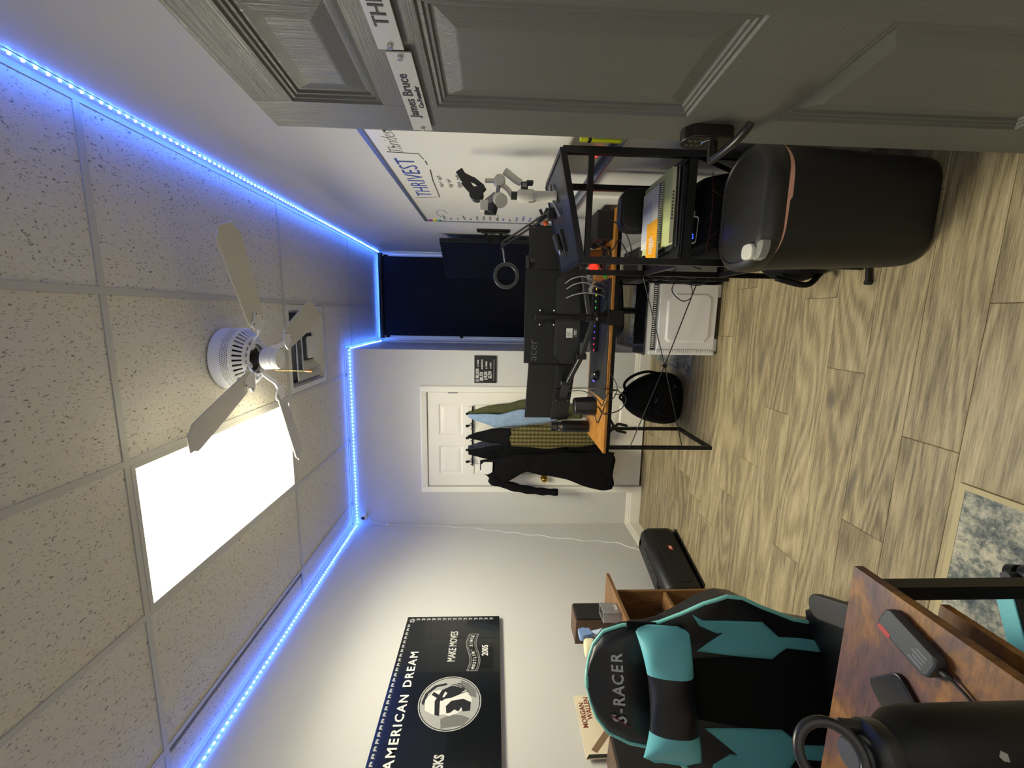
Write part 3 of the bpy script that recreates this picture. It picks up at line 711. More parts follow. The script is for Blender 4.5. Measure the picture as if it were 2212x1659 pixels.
# whiteboard on the right wall
BY0, BY1, BZ0, BZ1 = 1.285, 3.115, .985, 1.912
t = thing('whiteboard', 'wide whiteboard with blue marker lettering on the right wall', 'whiteboard', (XR, 0, 0))
WB = M('whiteboard_gloss', '#f4f2ea', .14, var=.015, vs_=2, coat=.5)
MB().box(-.010, 0, BY0, BY1, BZ0, BZ1).build('board', WB, t)
AL = M('aluminium_frame', '#8f959c', .35, .8)
for (y0, y1, z0, z1) in ((BY0, BY1, BZ1-.010, BZ1+.012), (BY0, BY1, BZ0-.012, BZ0+.010), (BY0-.012, BY0+.01, BZ0-.012, BZ1+.012), (BY1-.01, BY1+.004, BZ0-.012, BZ1+.012)):
    MB().box(-.016, 0, y0, y1, z0, z1).build('frame_rail', AL, t, bevel=.002)
MB().box(-.055, -.010, 1.5, 2.9, BZ0-.012, BZ0-.004).build('pen_tray', AL, t, bevel=.002)
UX2 = (0, -1, 0); MBLU, MBLK = M('marker_blue', '#2c4596', .6), M('marker_black', '#3a3a3c', .6)
text('writing', 'THRIVEST', .118, (-.0105, 2.205, 1.815), UX2, UY, MBLU, t, bold=-.0012, sx=1.12)
text('writing', 'THRIVEST', .118, (-.0104, 2.197, 1.809), UX2, UY, M('marker_blue_light', '#6f84bd', .6), t, bold=-.004, sx=1.12)
text('writing', 'Thridence', .085, (-.0105, 1.72, 1.825), UX2, UY, MBLK, t, shear=.3, bold=-.0022, sx=.8)
def stroke(pts, mat, w_=.0022, name='writing'):
    mb = MB(); mb.tube([(-.0103, y, z) for y, z in pts], w_, 5); mb.build(name, mat, t)
stroke([(2.50, 1.74), (2.2, 1.735), (2.05, 1.725)], MBLK, .003); stroke([(1.98, 1.728), (1.94, 1.73)], MBLK, .003); stroke([(1.92, 1.733), (1.86, 1.745), (1.85, 1.87)], MBLK, .002); stroke([(2.50, 1.74), (2.53, 1.88)], MBLK, .0015)
rn = random.Random(3)
def scribble(y, z, L, h, mat=None):
    pts = []; n_ = max(6, int(L/.011))
    for i in range(n_): pts.append((y-L*i/n_, z+(h if i % 2 else -h)*rn.uniform(.2, 1)))
    stroke(pts, mat or MBLK, .0016)
for i, (L, z) in enumerate(((.19, 1.70), (.14, 1.655), (.21, 1.61), (.18, 1.555))):
    scribble(2.31, z, L*.5, .014); scribble(2.31-L*.58, z, L*.42, .014)
scribble(2.31, 1.505, .03, .012)
for i in range(15):
    z = 1.775-.045*i; scribble(3.06, z, rn.choice((.05, .09, .13, .16)), .010, MBLU if i > 8 else MBLK)
stroke([(3.08, 1.405), (2.88, 1.41)], MBLK, .002)
stroke([(2.90+.10*math.cos(a), 1.775+.035*math.sin(a)) for a in [.4+4.2*i/14 for i in range(15)]], MBLU, .0014)
for z, c in ((1.880, '#8a2a8c'), (1.850, '#d9cf3a'), (1.818, '#2f9c9c')):
    m_ = thing('magnet', {'#8a2a8c': 'purple', '#d9cf3a': 'yellow', '#2f9c9c': 'teal'}[c]+' round magnet at the top corner of the whiteboard', 'magnet', (XR-.0100, 3.095, z), 0, 'magnets on the whiteboard corner')
    MB().lathe([(.001, 0), (.014, 0), (.014, .006), (.011, .009), (.001, .009)], 18, frame((0,0,0), (0,1,0), (0,0,1), (-1,0,0)).to_3x3().to_4x4()).build('magnet_body', M('magnet'+c, c, .4), m_, smooth=40)
t = thing('spirit_level', 'yellow spirit level standing in the whiteboard tray behind the door', 'spirit level', (XR-.034, 1.585, BZ0-.0042))
mb = MB(); mb.box(-.012, .012, -.012, .012, 0, .148); mb.build('body', M('level_yellow', '#c6cf1e', .5), t, bevel=.002)
MB().box(-.0125, .0125, -.0125, .0125, .108, .120).build('band', BLACK(), t)
mb = MB(); mb.box(-.006, .016, -.05, -.012, -.0, .10); mb.build('clear_vial', M('vial_clear', '#8f9a80', .1, trans=.4), t)
# white cable raceway under the whiteboard
t = thing('cable_raceway', 'white vertical cable raceway on right wall behind the black rack', 'raceway', (XR, 2.37, .14))
MB().box(-.022, 0, -.03, .03, 0, .80).build('channel', M('white_trim_paint'), t, bevel=.004); MB().box(-.026, 0, -.035, .035, .50, .60).build('coupler', M('white_trim_paint'), t, bevel=.004)

# roller blind over the window
t = thing('roller_blind', 'black blackout roller blind over the narrow window', 'blind', (0, YN, 0))
MB().cyl((WX0+.01, -.045, 2.683), (WX1-.005, -.045, 2.683), .024, n=20).build('roller', M('black_plastic', '#141414', .45), t, smooth=40)
BL = M('blackout_fabric', '#14161b', .75, spec=.25, var=.1, vs_=3)
mb = MB(); mb.box(WX0+.030, WX1-.028, -.024, -.021, .98, 2.683); mb.build('fabric', BL, t)
MB().box(WX0+.030, WX1-.028, -.030, -.015, .955, .985).build('hem_bar', M('black_plastic'), t, bevel=.004)
for x in (WX0+.002, WX1-.004): MB().box(x, x+.006, -.07, 0, 2.655, 2.7085).build('bracket', M('black_plastic'), t)

# wall mounted screen
t = thing('tv_mount', 'black articulated television bracket bolted to the right wall', 'bracket', (XR, 3.45, 1.44))
mb = MB(); mb.box(-.012, 0, -.05, .05, -.13, .13); mb.build('wall_plate', BM_, t, bevel=.002)
mb = MB(); mb.bar((-.01, 0, .06), (-.07, .16, .06), .02, .03); mb.bar((-.01, 0, -.06), (-.07, .16, -.06), .02, .03); mb.cyl((-.015, 0, -.1), (-.015, 0, .1), .012); mb.build('swing_arm', BM_, t, bevel=.002)
for z in (-.1, 0, .1): MB().cyl((-.012, 0, z), (-.016, 0, z), .006, n=10).build('bolt', M('chrome'), t, smooth=40)
a_, b_ = V((.600, 3.60, 0)), V((.352, 4.14, 0)); dr = (b_-a_).normalized()
t = thing('wall_screen', 'black flat screen angled off the right wall beside the blind', 'television', tuple((a_+b_)/2+V((0,0,.90))), math.atan2(dr.y, dr.x))
L = (b_-a_).length
MB().box(-L/2, L/2, -.018, .018, 0, .985).build('bezel', M('tv_black', '#08090c', .35), t, bevel=.004)
MB().box(-L/2+.01, L/2-.01, .018, .019, .012, .973).build('screen', M('tv_glass', '#04050a', .25), t)
MB().box(-.1, .1, -.045, -.018, .35, .65).build('back_box', M('black_plastic'), t, bevel=.005)

# security camera and cable
t = thing('security_camera', 'white egg shaped security camera high in the far left corner', 'camera', (-1.886, YF, 2.623))
CW = M('camera_white', '#e4e6ea', .35)
mb = MB(); mb.cyl((0, 0, .0), (0, -.03, 0), .022, .018, n=18); mb.build('base', CW, t, smooth=40)
mb = MB(); mb.sphere((0, -.055, .0), .034, 24, 16, (.95, 1, 1.1)); mb.build('shell', CW, t, smooth=180)
mb = MB(); mb.sphere((.006, -.083, -.004), .0165, 16, 10, (.9, .6, 1)); mb.build('lens', M('lens_black', '#08080a', .1), t, smooth=180)
t = thing('camera_cable', 'thin white cable running down the left wall from the camera', 'cable', (0, 0, 0))
pts = [(-1.90, 3.71, 2.60), (-1.955, 3.715, 2.55), (-1.975, 3.70, 2.365), (-1.979, 3.654, 1.70), (-1.979, 3.58, 1.36), (-1.979, 3.514, 1.058), (-1.979, 3.423, .65), (-1.979, 3.373, .33), (-1.968, 3.20, .125), (-1.95, 3.10, .03)]
sp = spline(pts, 8); rn = random.Random(5); sp = [V((q.x, q.y+.012*math.sin(i*1.25)*min(1, i/30), q.z)) for i, q in enumerate(sp)]
MB().tube(sp, .0028, 6).build('wire', CW, t, smooth=60)
mb = MB(); mb.box(-1.98, -1.968, 3.685, 3.71, 2.40, 2.425); mb.build('cable_clip', CW, t, bevel=.003)
# ================================================================== COMPUTER DESK
RUST = wood('rustic_desk_wood', [(.30, '#5f3a14'), (.44, '#8c5c24'), (.56, '#ab7834'), (.72, '#c8974e')], 'x', 2.6, .38, 3, .08)
STEEL = M('black_steel', '#17171a', .42, .5)
DXA, DXB, DYA, DYB, DZT = -.868, .630, 2.535, 3.050, .720
t = thing('computer_desk', 'wood topped computer desk with black steel legs below the three monitors', 'desk', ((DXA+DXB)/2, (DYA+DYB)/2, 0))
ox, oy = (DXA+DXB)/2, (DYA+DYB)/2
def dl(x, y, z): return (x-ox, y-oy, z)
MB().box(DXA-ox, DXB-ox, DYA-oy, DYB-oy, DZT-.018, DZT).build('desktop', RUST, t, bevel=.002)
for x in (-.835, .235):
    zr = .007 if x > 0 else 0                     # the inner rear leg stands on the edge of the nook rug
    for y, zb in ((2.56, 0), (3.018, zr)): MB().bar(dl(x, y, zb), dl(x, y, DZT-.018), .022).build('leg', STEEL, t)
    MB().bar(dl(x, 2.57, .011), dl(x, 3.008, .011+zr), .022).build('foot_bar', STEEL, t)
    MB().bar(dl(x, 2.57, DZT-.03), dl(x, 3.008, DZT-.03), .022).build('side_rail', STEEL, t)
MB().box(DXA+.02-ox, DXB-.02-ox, 3.005-oy, 3.03-oy, DZT-.04, DZT-.018).build('front_rail', STEEL, t)
MB().box(DXA+.03-ox, DXB-.02-ox, 2.552-oy, 2.572-oy, DZT-.045, DZT-.018).build('rear_rail', STEEL, t)
cz = (-.298, .357)
br = MB()
br.tube([dl(-.83, 2.548, .545), dl(cz[0], 2.548, cz[1]), dl(.235, 2.548, .19)], .0035, 6); br.tube([dl(-.83, 2.548, .20), dl(cz[0], 2.548, cz[1]), dl(.235, 2.548, .53)], .0035, 6)
br.build('cross_brace', STEEL, t, smooth=40)
MB().cyl(dl(cz[0], 2.541, cz[1]), dl(cz[0], 2.555, cz[1]), .014, n=12).build('brace_disc', STEEL, t, smooth=40)
# desk hook with a spring clamp under the left end
t = thing('spring_clamp', 'black spring clamp with orange tips hanging under the desk end', 'clamp', (-.76, 2.80, .56))
mb = MB(); mb.bar((-.05, 0, .06), (.02, 0, -.01), .016, .02, (0,1,0)); mb.bar((.05, 0, .05), (-.03, 0, 0), .016, .02, (0,1,0)); mb.cyl((0, -.014, .02), (0, .014, .02), .012, n=12); mb.bar((.02, 0, -.01), (.005, 0, -.075), .016, .02, (0,1,0)); mb.bar((-.03, 0, 0), (-.045, 0, -.07), .016, .02, (0,1,0)); mb.build('jaws', BLACK(), t, bevel=.003)
MB().box(-.062, -.042, -.012, .012, .066, .0935).build('tip', M('clamp_orange', '#a3431c', .5), t, bevel=.002); MB().box(.038, .058, -.012, .012, .05, .0935).build('tip', M('clamp_orange'), t, bevel=.002)
bd_ = MB(); bd_.box(-.06, .13, -.10, .10, .093, .142); bd_.build('clamped_board', M('clamp_board', '#6d665a', .7), t)

# desk mat, keyboard, mouse
t = thing('desk_mat', 'large black desk mat lying on the wood desktop', 'desk mat', (-.150, 2.775, DZT))
MB().prism(rrect(.76, .46, .015), 0, .004).build('mat', M('mat_black', '#1a1b1e', .6, spec=.35), t)
t = thing('keyboard', 'black mechanical keyboard with rainbow key lighting on desk mat', 'keyboard', (-.025, 2.86, DZT+.004))
MB().box(-.215, .215, -.065, .065, 0, .022).build('case', BLACK(), t, bevel=.004)
hues = ['#ff3858', '#ff2f6a', '#d02fc0', '#7a3cff', '#3b50ff', '#2f7bd8', '#22a36b', '#2fc24a', '#62d038', '#b4cc2c', '#e0b528']
key = MB().box(-.0085, .0085, -.0085, .0085, 0, .010)
km = key.mesh('keycap', M('keycap_black', '#101012', .5))
kl = {h: MB().box(-.0060, .0060, -.0096, -.0086, .002, .0065).mesh('key_light', M('keyglow'+h, '#101010', .5, emit=h, es=.9)) for h in hues}
for r_ in range(5):
    for c_ in range(21):
        o = link_mesh('keycap', km, t, (-.203+c_*.0203, -.046+r_*.0205, .022))
        if r_ == 0 and c_ % 2 == 0: link_mesh('key_light', kl[hues[min(10, c_*11//21)]], o)
t = thing('computer_mouse', 'black gaming mouse with glowing logo on the desk mat', 'mouse', (-.40, 2.775, DZT+.004), .4)
mb = MB(); rings = []
for i in range(9):
    u = i/8; y = -.062+.124*u; w_ = .033*(1-.25*abs(u-.45))*math.sin(PI*min(1, .12+u*.8))**.35; h = .038*math.sin(PI*(.15+.75*u))**.7
    rings.append([(w_*math.cos(a), y, max(0, h*math.sin(a))) for a in [PI*k/10 for k in range(11)]]+[(-w_*.95, y, 0), (w_*.95, y, 0)])
mb.loft(rings); mb.build('shell', M('mouse_black', '#0f1013', .35), t, smooth=60)
MB().sphere((0, -.045, .030), .005, 8, 6, (1, 1, .4)).build('logo_light', M('mouse_glow', '#222222', .4, emit='#e8d9a0', es=2.0), t); MB().tube([(-.03, .03, .012), (-.026, .05, .014), (-.012, .062, .016)], .002, 6).build('light_strip', M('mouse_blue', '#222222', .4, emit='#5a50ff', es=2.5), t)

# vacuum bottle on the desk
t = thing('thermos', 'black steel vacuum bottle with square loop lid on the desk end', 'bottle', (-.800, 2.945, DZT))
MB().lathe([(.001, .006), (.042, .006), (.044, .012), (.044, .19), (.040, .206), (.034, .214), (.001, .214)], 36).build('body', M('bottle_black', '#101012', .35, .2), t, smooth=40)
MB().lathe([(.001, 0), (.0445, 0), (.0445, .010), (.001, .010)], 36).build('base_ring', M('steel_bright', '#a8a8a8', .2, 1), t, smooth=40)
MB().lathe([(.001, .214), (.034, .214), (.036, .218), (.036, .232), (.001, .232)], 36).build('collar', M('steel_bright'), t, smooth=40)
MB().lathe([(.001, .232), (.034, .232), (.034, .246), (.026, .250), (.001, .250)], 36).build('lid', BLACK(), t, smooth=40)
mb = MB(); mb.box(-.034, -.024, -.012, .012, .23, .282); mb.box(.024, .034, -.012, .012, .23, .282); mb.box(-.034, .034, -.012, .012, .272, .284); mb.build('loop', BLACK(), t, bevel=.004)
mb = MB(); mb.cyl((0, 0, .250), (0, 0, .272), .022, n=20); mb.build('cap', M('steel_dull', '#6b6a63', .3, .9), t, smooth=40)

# small black device with vents beside the bottle
t = thing('smart_speaker', 'rounded black desktop speaker with a cable on the desk corner', 'speaker', (-.615, 2.80, DZT), .2)
mb = MB(); mb.prism(rrect(.135, .105, .045, 8), 0, .150, None, rrect(.115, .085, .035, 8)); mb.build('body', M('device_black', '#17181a', .3), t, smooth=40, bevel=.008, seg=3)
for k in range(7): MB().box(.005, .045, -.035+.011*k, -.030+.011*k, .1495, .1515).build('vent_slat', BLACK(), t)
pts = spline([(-.05, -.050, .02), (-.11, -.09, .006), (-.06, -.17, .005), (-.01, -.250, .007), (.025, -.292, .004), (.06, -.300, -.045), (.13, -.312, -.06), (.20, -.325, -.02)], 8)
MB().tube(pts, .0032, 6).build('cord', BLACK(), t, smooth=60)

# ---------------- monitors
MBK = M('monitor_back', '#161717', .5, spec=.3, var=.05, vs_=300)
def monitor(name, lab, a, b, z0, z1, kind):
    """a: right end, b: left end of the rear face (seen from the doorway)"""
    a, b = V((a[0], a[1], 0)), V((b[0], b[1], 0)); c = (a+b)/2; d = (a-b).normalized(); W_ = (a-b).length
    t = thing(name, lab, 'monitor', (c.x, c.y, z0), math.atan2(d.y, d.x), 'monitors on the desk mount'); H = z1-z0
    MB().box(-W_/2, W_/2, 0, .012, 0, H).build('back_shell', MBK, t, bevel=.003)
    MB().box(-W_/2, W_/2, .012, .020, 0, H).build('bezel', BLACK(), t, bevel=.002)
    MB().box(-W_/2+.008, W_/2-.008, .020, .0205, .012, H-.008).build('screen', M('screen_off', '#0b0d12', .15), t)
    return t, W_, H
t, W_, H = monitor('monitor', 'wide monitor with maker logo on its back on the middle arm', (.281, 2.685), (-.309, 2.685), .872, 1.232, 0)
mb = MB(); mb.prism([(-W_/2+.0, 0), (W_/2-.0, 0), (W_/2-.0, .11), (W_/2-.06, .165), (-W_/2+.06, .165), (-W_/2+.0, .11)], 0, .016, frame((0, 0, 0), (1,0,0), (0,0,1), (0,-1,0))); mb.build('lower_housing', M('monitor_lower', '#121314', .38), t, bevel=.004)
text('logo', 'acer', .082, (-W_/2+.085, -.0006, H-.058), (1,0,0), (0,0,1), M('logo_grey', '#55565a', .35), t, bold=-.0008, sx=.98)
MB().box(-.125, -.065, -.0172, -.016, .052, .092).build('label', M('label_white', '#d8d8d5', .6), t); MB().box(-.125, -.065, -.0172, -.016, .022, .046).build('label', M('label_dark', '#3d3e40', .5), t)
for i in range(4): MB().box(-.118, -.085-.008*(i % 2), -.0176, -.0172, .084-.008*i, .086-.008*i).build('label_print', M('marker_black'), t)
for i in range(3): MB().box(-.108, -.078, -.0176, -.0172, .040-.006*i, .0425-.006*i).build('label_print', M('print_white'), t)
mb = MB(); mb.bar((-.05, -.004, H-.19), (.05, -.004, H-.09), .012, .006, (0,1,0)); mb.bar((.05, -.004, H-.19), (-.05, -.004, H-.09), .012, .006, (0,1,0)); mb.build('vesa_bracket', STEEL, t)
for sx in (-.045, .045):
    for sz in (-.045, .045): MB().cyl((.0+sx, -.007, H-.14+sz), (.0+sx, -.012, H-.14+sz), .005, n=10).build('screw', M('chrome'), t, smooth=40)
t, W_, H = monitor('monitor', 'left side monitor turned in beside the bottle on a bent arm', (-.322, 2.735), (-.742, 2.965), .884, 1.196, 1)
MB().box(-W_/2+.0, W_/2-.0, -.02, 0, 0, .125).build('lower_housing', M('monitor_lower'), t, bevel=.003)
MB().box(-.055, .055, -.026, -.02, .01, .115).build('vesa_bracket', STEEL, t, bevel=.002)
for sx in (-.045, .045):
    for sz in (.02, .105): MB().cyl((sx, -.026, sz), (sx, -.031, sz), .005, n=10).build('screw', M('chrome'), t, smooth=40)
t, W_, H = monitor('monitor', 'right side monitor partly hidden behind the black rack', (.600, 2.93), (.290, 2.745), .884, 1.200, 1)
MB().box(-W_/2+.0, W_/2-.0, -.02, 0, 0, .125).build('lower_housing', M('monitor_lower'), t, bevel=.003)
t = thing('webcam', 'small black webcam clipped on top of right side monitor', 'webcam', (.335, 2.765, 1.2005), .5)
mb = MB(); mb.box(-.045, .045, -.012, .012, .001, .026); mb.build('body', BLACK(), t, bevel=.006); MB().cyl((.02, -.02, .012), (.06, -.05, -.005), .003, n=8).build('stick', BLACK(), t); MB().box(-.012, .012, -.022, -.013, -.03, .001).build('clip', BLACK(), t)

# ---------------- monitor arm
t = thing('monitor_mount', 'black pole mounted triple monitor arm clamped to the desk edge', 'monitor arm', (-.008, 2.585, DZT+.004))
AM = M('arm_black', '#222326', .38)
MB().cyl((0, 0, .0), (0, 0, .445), .0165, n=20).build('pole', M('arm_pole', '#141416', .3, .3), t, smooth=40)
MB().lathe([(.001, .445), (.0185, .445), (.0185, .452), (.001, .454)], 20).build('pole_cap', M('arm_black'), t, smooth=40)
mb = MB(); mb.box(-.045, .045, -.06, .05, .0, .012); mb.box(-.045, .045, -.06, -.052, -.085, .0); mb.box(-.045, .045, -.06, .03, -.085, -.078); mb.cyl((0, .008, -.080), (0, .008, -.0215), .008, n=10); mb.build('clamp', STEEL, t, bevel=.002)
MB().lathe([(.001, .012), (.032, .012), (.032, .07), (.025, .078), (.001, .078)], 24).build('base_collar', STEEL, t, smooth=40)
mb = MB(); mb.bar((0, -.005, .30), (0, .095, .335), .02, .03); mb.build('center_mount', AM, t, bevel=.003)
def arm(p0, p1, p2, nm):
    a = MB(); a.bar(p0, p1, .034, .032); a.build('arm_link', AM, t, bevel=.006, seg=3)
    a = MB(); a.bar(p1, p2, .032, .030); a.build('arm_link', AM, t, bevel=.006, seg=3)
    for p_, hz, r_ in ((p1, .03, .02), (p0, .022, .026), (p2, .028, .019)): MB().cyl(V(p_)-V((0,0,hz)), V(p_)+V((0,0,hz)), r_, n=18).build('joint', M('arm_joint', '#161719', .35), t, smooth=40)
arm((0, 0, .085), (-.245, .02, .150), (-.43, .115, .215), 'l'); arm((0, 0, .115), (.318, .0, .175), (.345, .155, .235), 'r')
mb = MB(); mb.cyl((-.43, .115, .19), (-.43, .115, .26), .021, n=18); mb.bar((-.43, .115, .218), (-.537, .243, .218), .045, .05); mb.build('tilt_head', M('arm_joint'), t, smooth=40, bevel=.004)
# cables hanging at the monitors
t = thing('monitor_cables', 'grey monitor cables looping from the middle screen to the desk', 'cable', (0, 0, 0))
GC = M('cable_grey', '#6c6d6c', .5); BC = M('cable_black', '#17171a', .5)
for q in ([(.20, 2.664, .985), (.225, 2.60, .95), (.235, 2.562, .89), (.21, 2.558, .82), (.20, 2.60, .755), (.20, 2.70, .729)], [(.165, 2.664, .975), (.19, 2.60, .94), (.20, 2.562, .88), (.175, 2.556, .81), (.165, 2.60, .755), (.16, 2.70, .729)], [(.11, 2.664, .975), (.13, 2.60, .93), (.14, 2.560, .86), (.13, 2.556, .79), (.125, 2.61, .745), (.12, 2.70, .729)]):
    MB().tube(spline(q, 6), .004, 7).build('cable', GC, t, smooth=60)
for q in ([(-.50, 2.745, .915), (-.49, 2.68, .83), (-.52, 2.61, .765), (-.56, 2.565, .738), (-.53, 2.524, .738), (-.47, 2.512, .715), (-.45, 2.520, .66)], [(-.48, 2.74, .90), (-.46, 2.63, .85), (-.445, 2.535, .765), (-.445, 2.515, .72), (-.45, 2.520, .65)], [(-.45, 2.520, .66), (-.50, 2.512, .60), (-.57, 2.512, .63), (-.60, 2.514, .70), (-.605, 2.522, .735), (-.61, 2.57, .733), (-.605, 2.66, .7245), (-.60, 2.735, .7245)]):
    MB().tube(spline(q, 8), .0035, 7).build('cable', BC, t, smooth=60)

# small things at the right end of the desk
t = thing('red_indicator', 'small speaker base with a glowing red knob on desk', 'speaker', (.372, 2.80, DZT))
mb = MB(); mb.box(-.05, .05, -.04, .04, 0, .10); mb.build('body', wood('tan_wood', [(.3, '#6b4218'), (.6, '#96632a'), (.8, '#b07c3a')], 'z', 2), t, bevel=.004)
MB().sphere((-.065, -.05, .07), .028, 16, 10).build('knob_light', M('red_glow', '#300000', .4, emit='#ff1a10', es=2.6), t, smooth=180)
t = thing('marker_case', 'bright green remote lying on the desk edge', 'remote', (.262, 2.70, DZT), 1.2)
mb = MB(); mb.prism(rrect(.085, .036, .017, 8), 0, .014); mb.build('body', M('remote_green', '#3fb03a', .4, spec=.4), t, bevel=.003)
for k in range(3): MB().cyl((-.022+.022*k, 0, .014), (-.022+.022*k, 0, .0155), .006, n=10).build('button', BLACK(), t)
t = thing('filler_box', 'low black filler box added to darken the right end of the desk', 'filler box', (.540, 2.75, DZT))  # invented box, put in to darken the bright desk end
MB().box(-.085, .085, -.17, .17, 0, .10).build('housing', M('box_dark', '#121214', .5), t, bevel=.006)
for k in range(4): MB().cyl((-.086, -.12+.07*k, .05), (-.100, -.12+.07*k, .05), .014, n=14).build('dial', BLACK(), t, smooth=40)
t = thing('filler_coil', 'coiled black cable added to darken the desk behind the rack', 'cable', (.345, 2.655, DZT))  # coil added as dark clutter over the bright desktop
for k in range(5): MB().tube([((.075-.006*k)*math.cos(a)+.006*math.sin(3*k), (.07-.005*k)*math.sin(a), .006+.008*k+.003*math.sin(2*a+k)) for a in [2*PI*i/28 for i in range(28)]], .0045, 7, True).build('cable_turn', M('cable_black'), t, smooth=60)

# ---------------- white computer tower under the desk
t = thing('computer_tower', 'white computer tower with embossed side panel standing under the desk', 'computer', (0, 2.60, 0))
PCW = M('pc_white', '#f8f7f8', .38); 
mb = MB(); mb.box(-.205, .205, .012, .215, .022, .397); mb.build('case', PCW, t, bevel=.004)
MB().box(-.200, .200, .045, .210, .395, .436).build('chassis', M('chassis_steel', '#2c2d30', .5, .5), t)
mb = MB(); mb.box(-.20, .205, 0, .012, .03, .395); mb.build('side_panel', M('pc_panel', '#f6f5f6', .4), t, bevel=.003)
oct_ = [(-.155, .09), (-.125, .065), (.125, .065), (.15, .09), (.15, .30), (.105, .35), (-.135, .35), (-.155, .33)]
ins = [(x*.93+.0, .205+(z-.205)*.91) for x, z in oct_]
mb = MB(); mb.prism(oct_, 0, .008, frame((0, 0, 0), (1,0,0), (0,0,1), (0,-1,0)), ins); mb.build('embossed_field', M('pc_panel'), t)
mb = MB(); mb.box(-.235, -.205, .0, .215, .022, .45); mb.build('front_fascia', M('pc_white_bright', '#f4f3f3', .35), t, bevel=.008)
for k in range(26):
    z = .045+k*.0140; MB().box(-.222, -.201, -.006, .001, z, z+.008).build('grille_slat', M('pc_white_bright'), t)
MB().box(-.235, .21, .005, .21, .432, .470).build('top_shell', M('pc_white_bright'), t, bevel=.010)
for k in range(30): MB().box(-.19+k*.0130, -.184+k*.0130, -.002, .006, .418, .432).build('top_slat', M('pc_white_bright'), t)
MB().box(-.238, .215, .0, .212, .472, .480).build('top_glass', M('glass_black', '#0c0f16', .08, coat=.5), t, bevel=.002)
for x in (-.17, .17): MB().box(x-.04, x+.04, .02, .19, 0, .022).build('foot', M('pc_white'), t, bevel=.003)
t = thing('equipment_case', 'grey metal equipment case with slots beside the white tower', 'case', (.326, 2.63, 0))
MB().box(-.10, .10, 0, .30, .03, .54).build('body', M('case_grey', '#8a8a8c', .4, .2), t, bevel=.004)
for z in (.10, .16, .38, .44): MB().box(-.102, -.08, -.004, .002, z, z+.03).build('clip', BLACK(), t)
for x in (-.058, .08): MB().cyl((x, .02, .0), (x, .02, .03), .018, n=12).build('foot', BLACK(), t)
# cables over the tower
t = thing('power_cables', 'black cables dangling in a loop in front of white tower', 'cable', (0, 0, 0))
for q in ([(.25, 2.50, .42), (.20, 2.50, .36), (.21, 2.50, .27), (.13, 2.51, .24), (.10, 2.52, .29), (.16, 2.52, .36), (.24, 2.50, .34)], [(.25, 2.50, .50), (.235, 2.50, .40), (.19, 2.50, .22), (.24, 2.49, .15), (.25, 2.48, .12)], [(.25, 2.47, .56), (.22, 2.48, .47), (.24, 2.48, .38), (.23, 2.48, .26), (.25, 2.46, .20)]):
    MB().tube(spline(q, 8), .003, 6).build('cable', BC, t, smooth=60)

# grey runner rug in the window nook, behind the tower
def mat_rug():
    n = NT('rug_distressed'); co = n.coords()
    a = n.n('ShaderNodeTexNoise', Scale=9.0, Detail=6.0, Roughness=.7); n.l(co, a.inputs['Vector'])
    b = n.n('ShaderNodeTexNoise', Scale=60.0, Detail=4.0, Roughness=.7); n.l(co, b.inputs['Vector'])
    mx = n.n('ShaderNodeMix', data_type='FLOAT'); mx.inputs[0].default_value = .4; n.l(a.outputs['Fac'], mx.inputs[2]); n.l(b.outputs['Fac'], mx.inputs[3])
    n.l(n.ramp(mx.outputs[0], [(.35, '#3f464b'), (.46, '#6f7574'), (.54, '#a5a396'), (.64, '#c9c3ad')]), n.b.inputs['Base Color'])
    n.b.inputs['Roughness'].default_value = .95; n.b.inputs['Specular IOR Level'].default_value = .1; n.bump(b.outputs['Fac'], .5, .006); return n.m
RUG = mat_rug(); RUGE = M('rug_binding', '#b3a784', .9, bump=.3, bs=300)
t = thing('nook_rug', 'grey distressed rug lying in the window nook', 'rug', (.02, 3.62, 0), -.12)
MB().box(-.36, .44, -.72, .70, 0, .007).build('pile', RUG, t); MB().box(-.372, .452, -.732, .712, 0, .005).build('binding', M('rug_binding_grey', '#8a8a88', .9), t)
# desk chair shape in the dark nook
t = thing('office_chair', 'dark office chair standing in the shaded window nook', 'chair', (.05, 3.45, .008), .3)
MB().prism(rrect(.48, .46, .08), .42, .50).build('seat', mat_cloth('chair_dark', '#1b1c22'), t, bevel=.02, seg=3)
mb = MB(); mb.box(-.22, .22, .20, .27, .52, .86); mb.build('backrest', mat_cloth('chair_dark'), t, bevel=.03, seg=3)
MB().cyl((0, 0, .08), (0, 0, .42), .028, n=14).build('gas_lift', BLACK(), t, smooth=40)
for k in range(5):
    a = 2*PI*k/5; MB().bar((0, 0, .10), (.30*math.cos(a), .30*math.sin(a), .07), .04, .025).build('base_leg', BLACK(), t, bevel=.004)
    mb = MB(); c_ = V((.30*math.cos(a), .30*math.sin(a), .028)); mb.cyl(c_+V((-.02, 0, 0)), c_+V((.02, 0, 0)), .028, n=14); mb.build('caster', BLACK(), t, smooth=40)
for sx in (-.27, .27): MB().box(sx-.03, sx+.03, -.12, .14, .60, .625).build('arm_pad', M('arm_grey', '#4c4d50', .6), t, bevel=.006); MB().box(sx-.015, sx+.015, -.02, .02, .44, .60).build('arm_post', BLACK(), t)

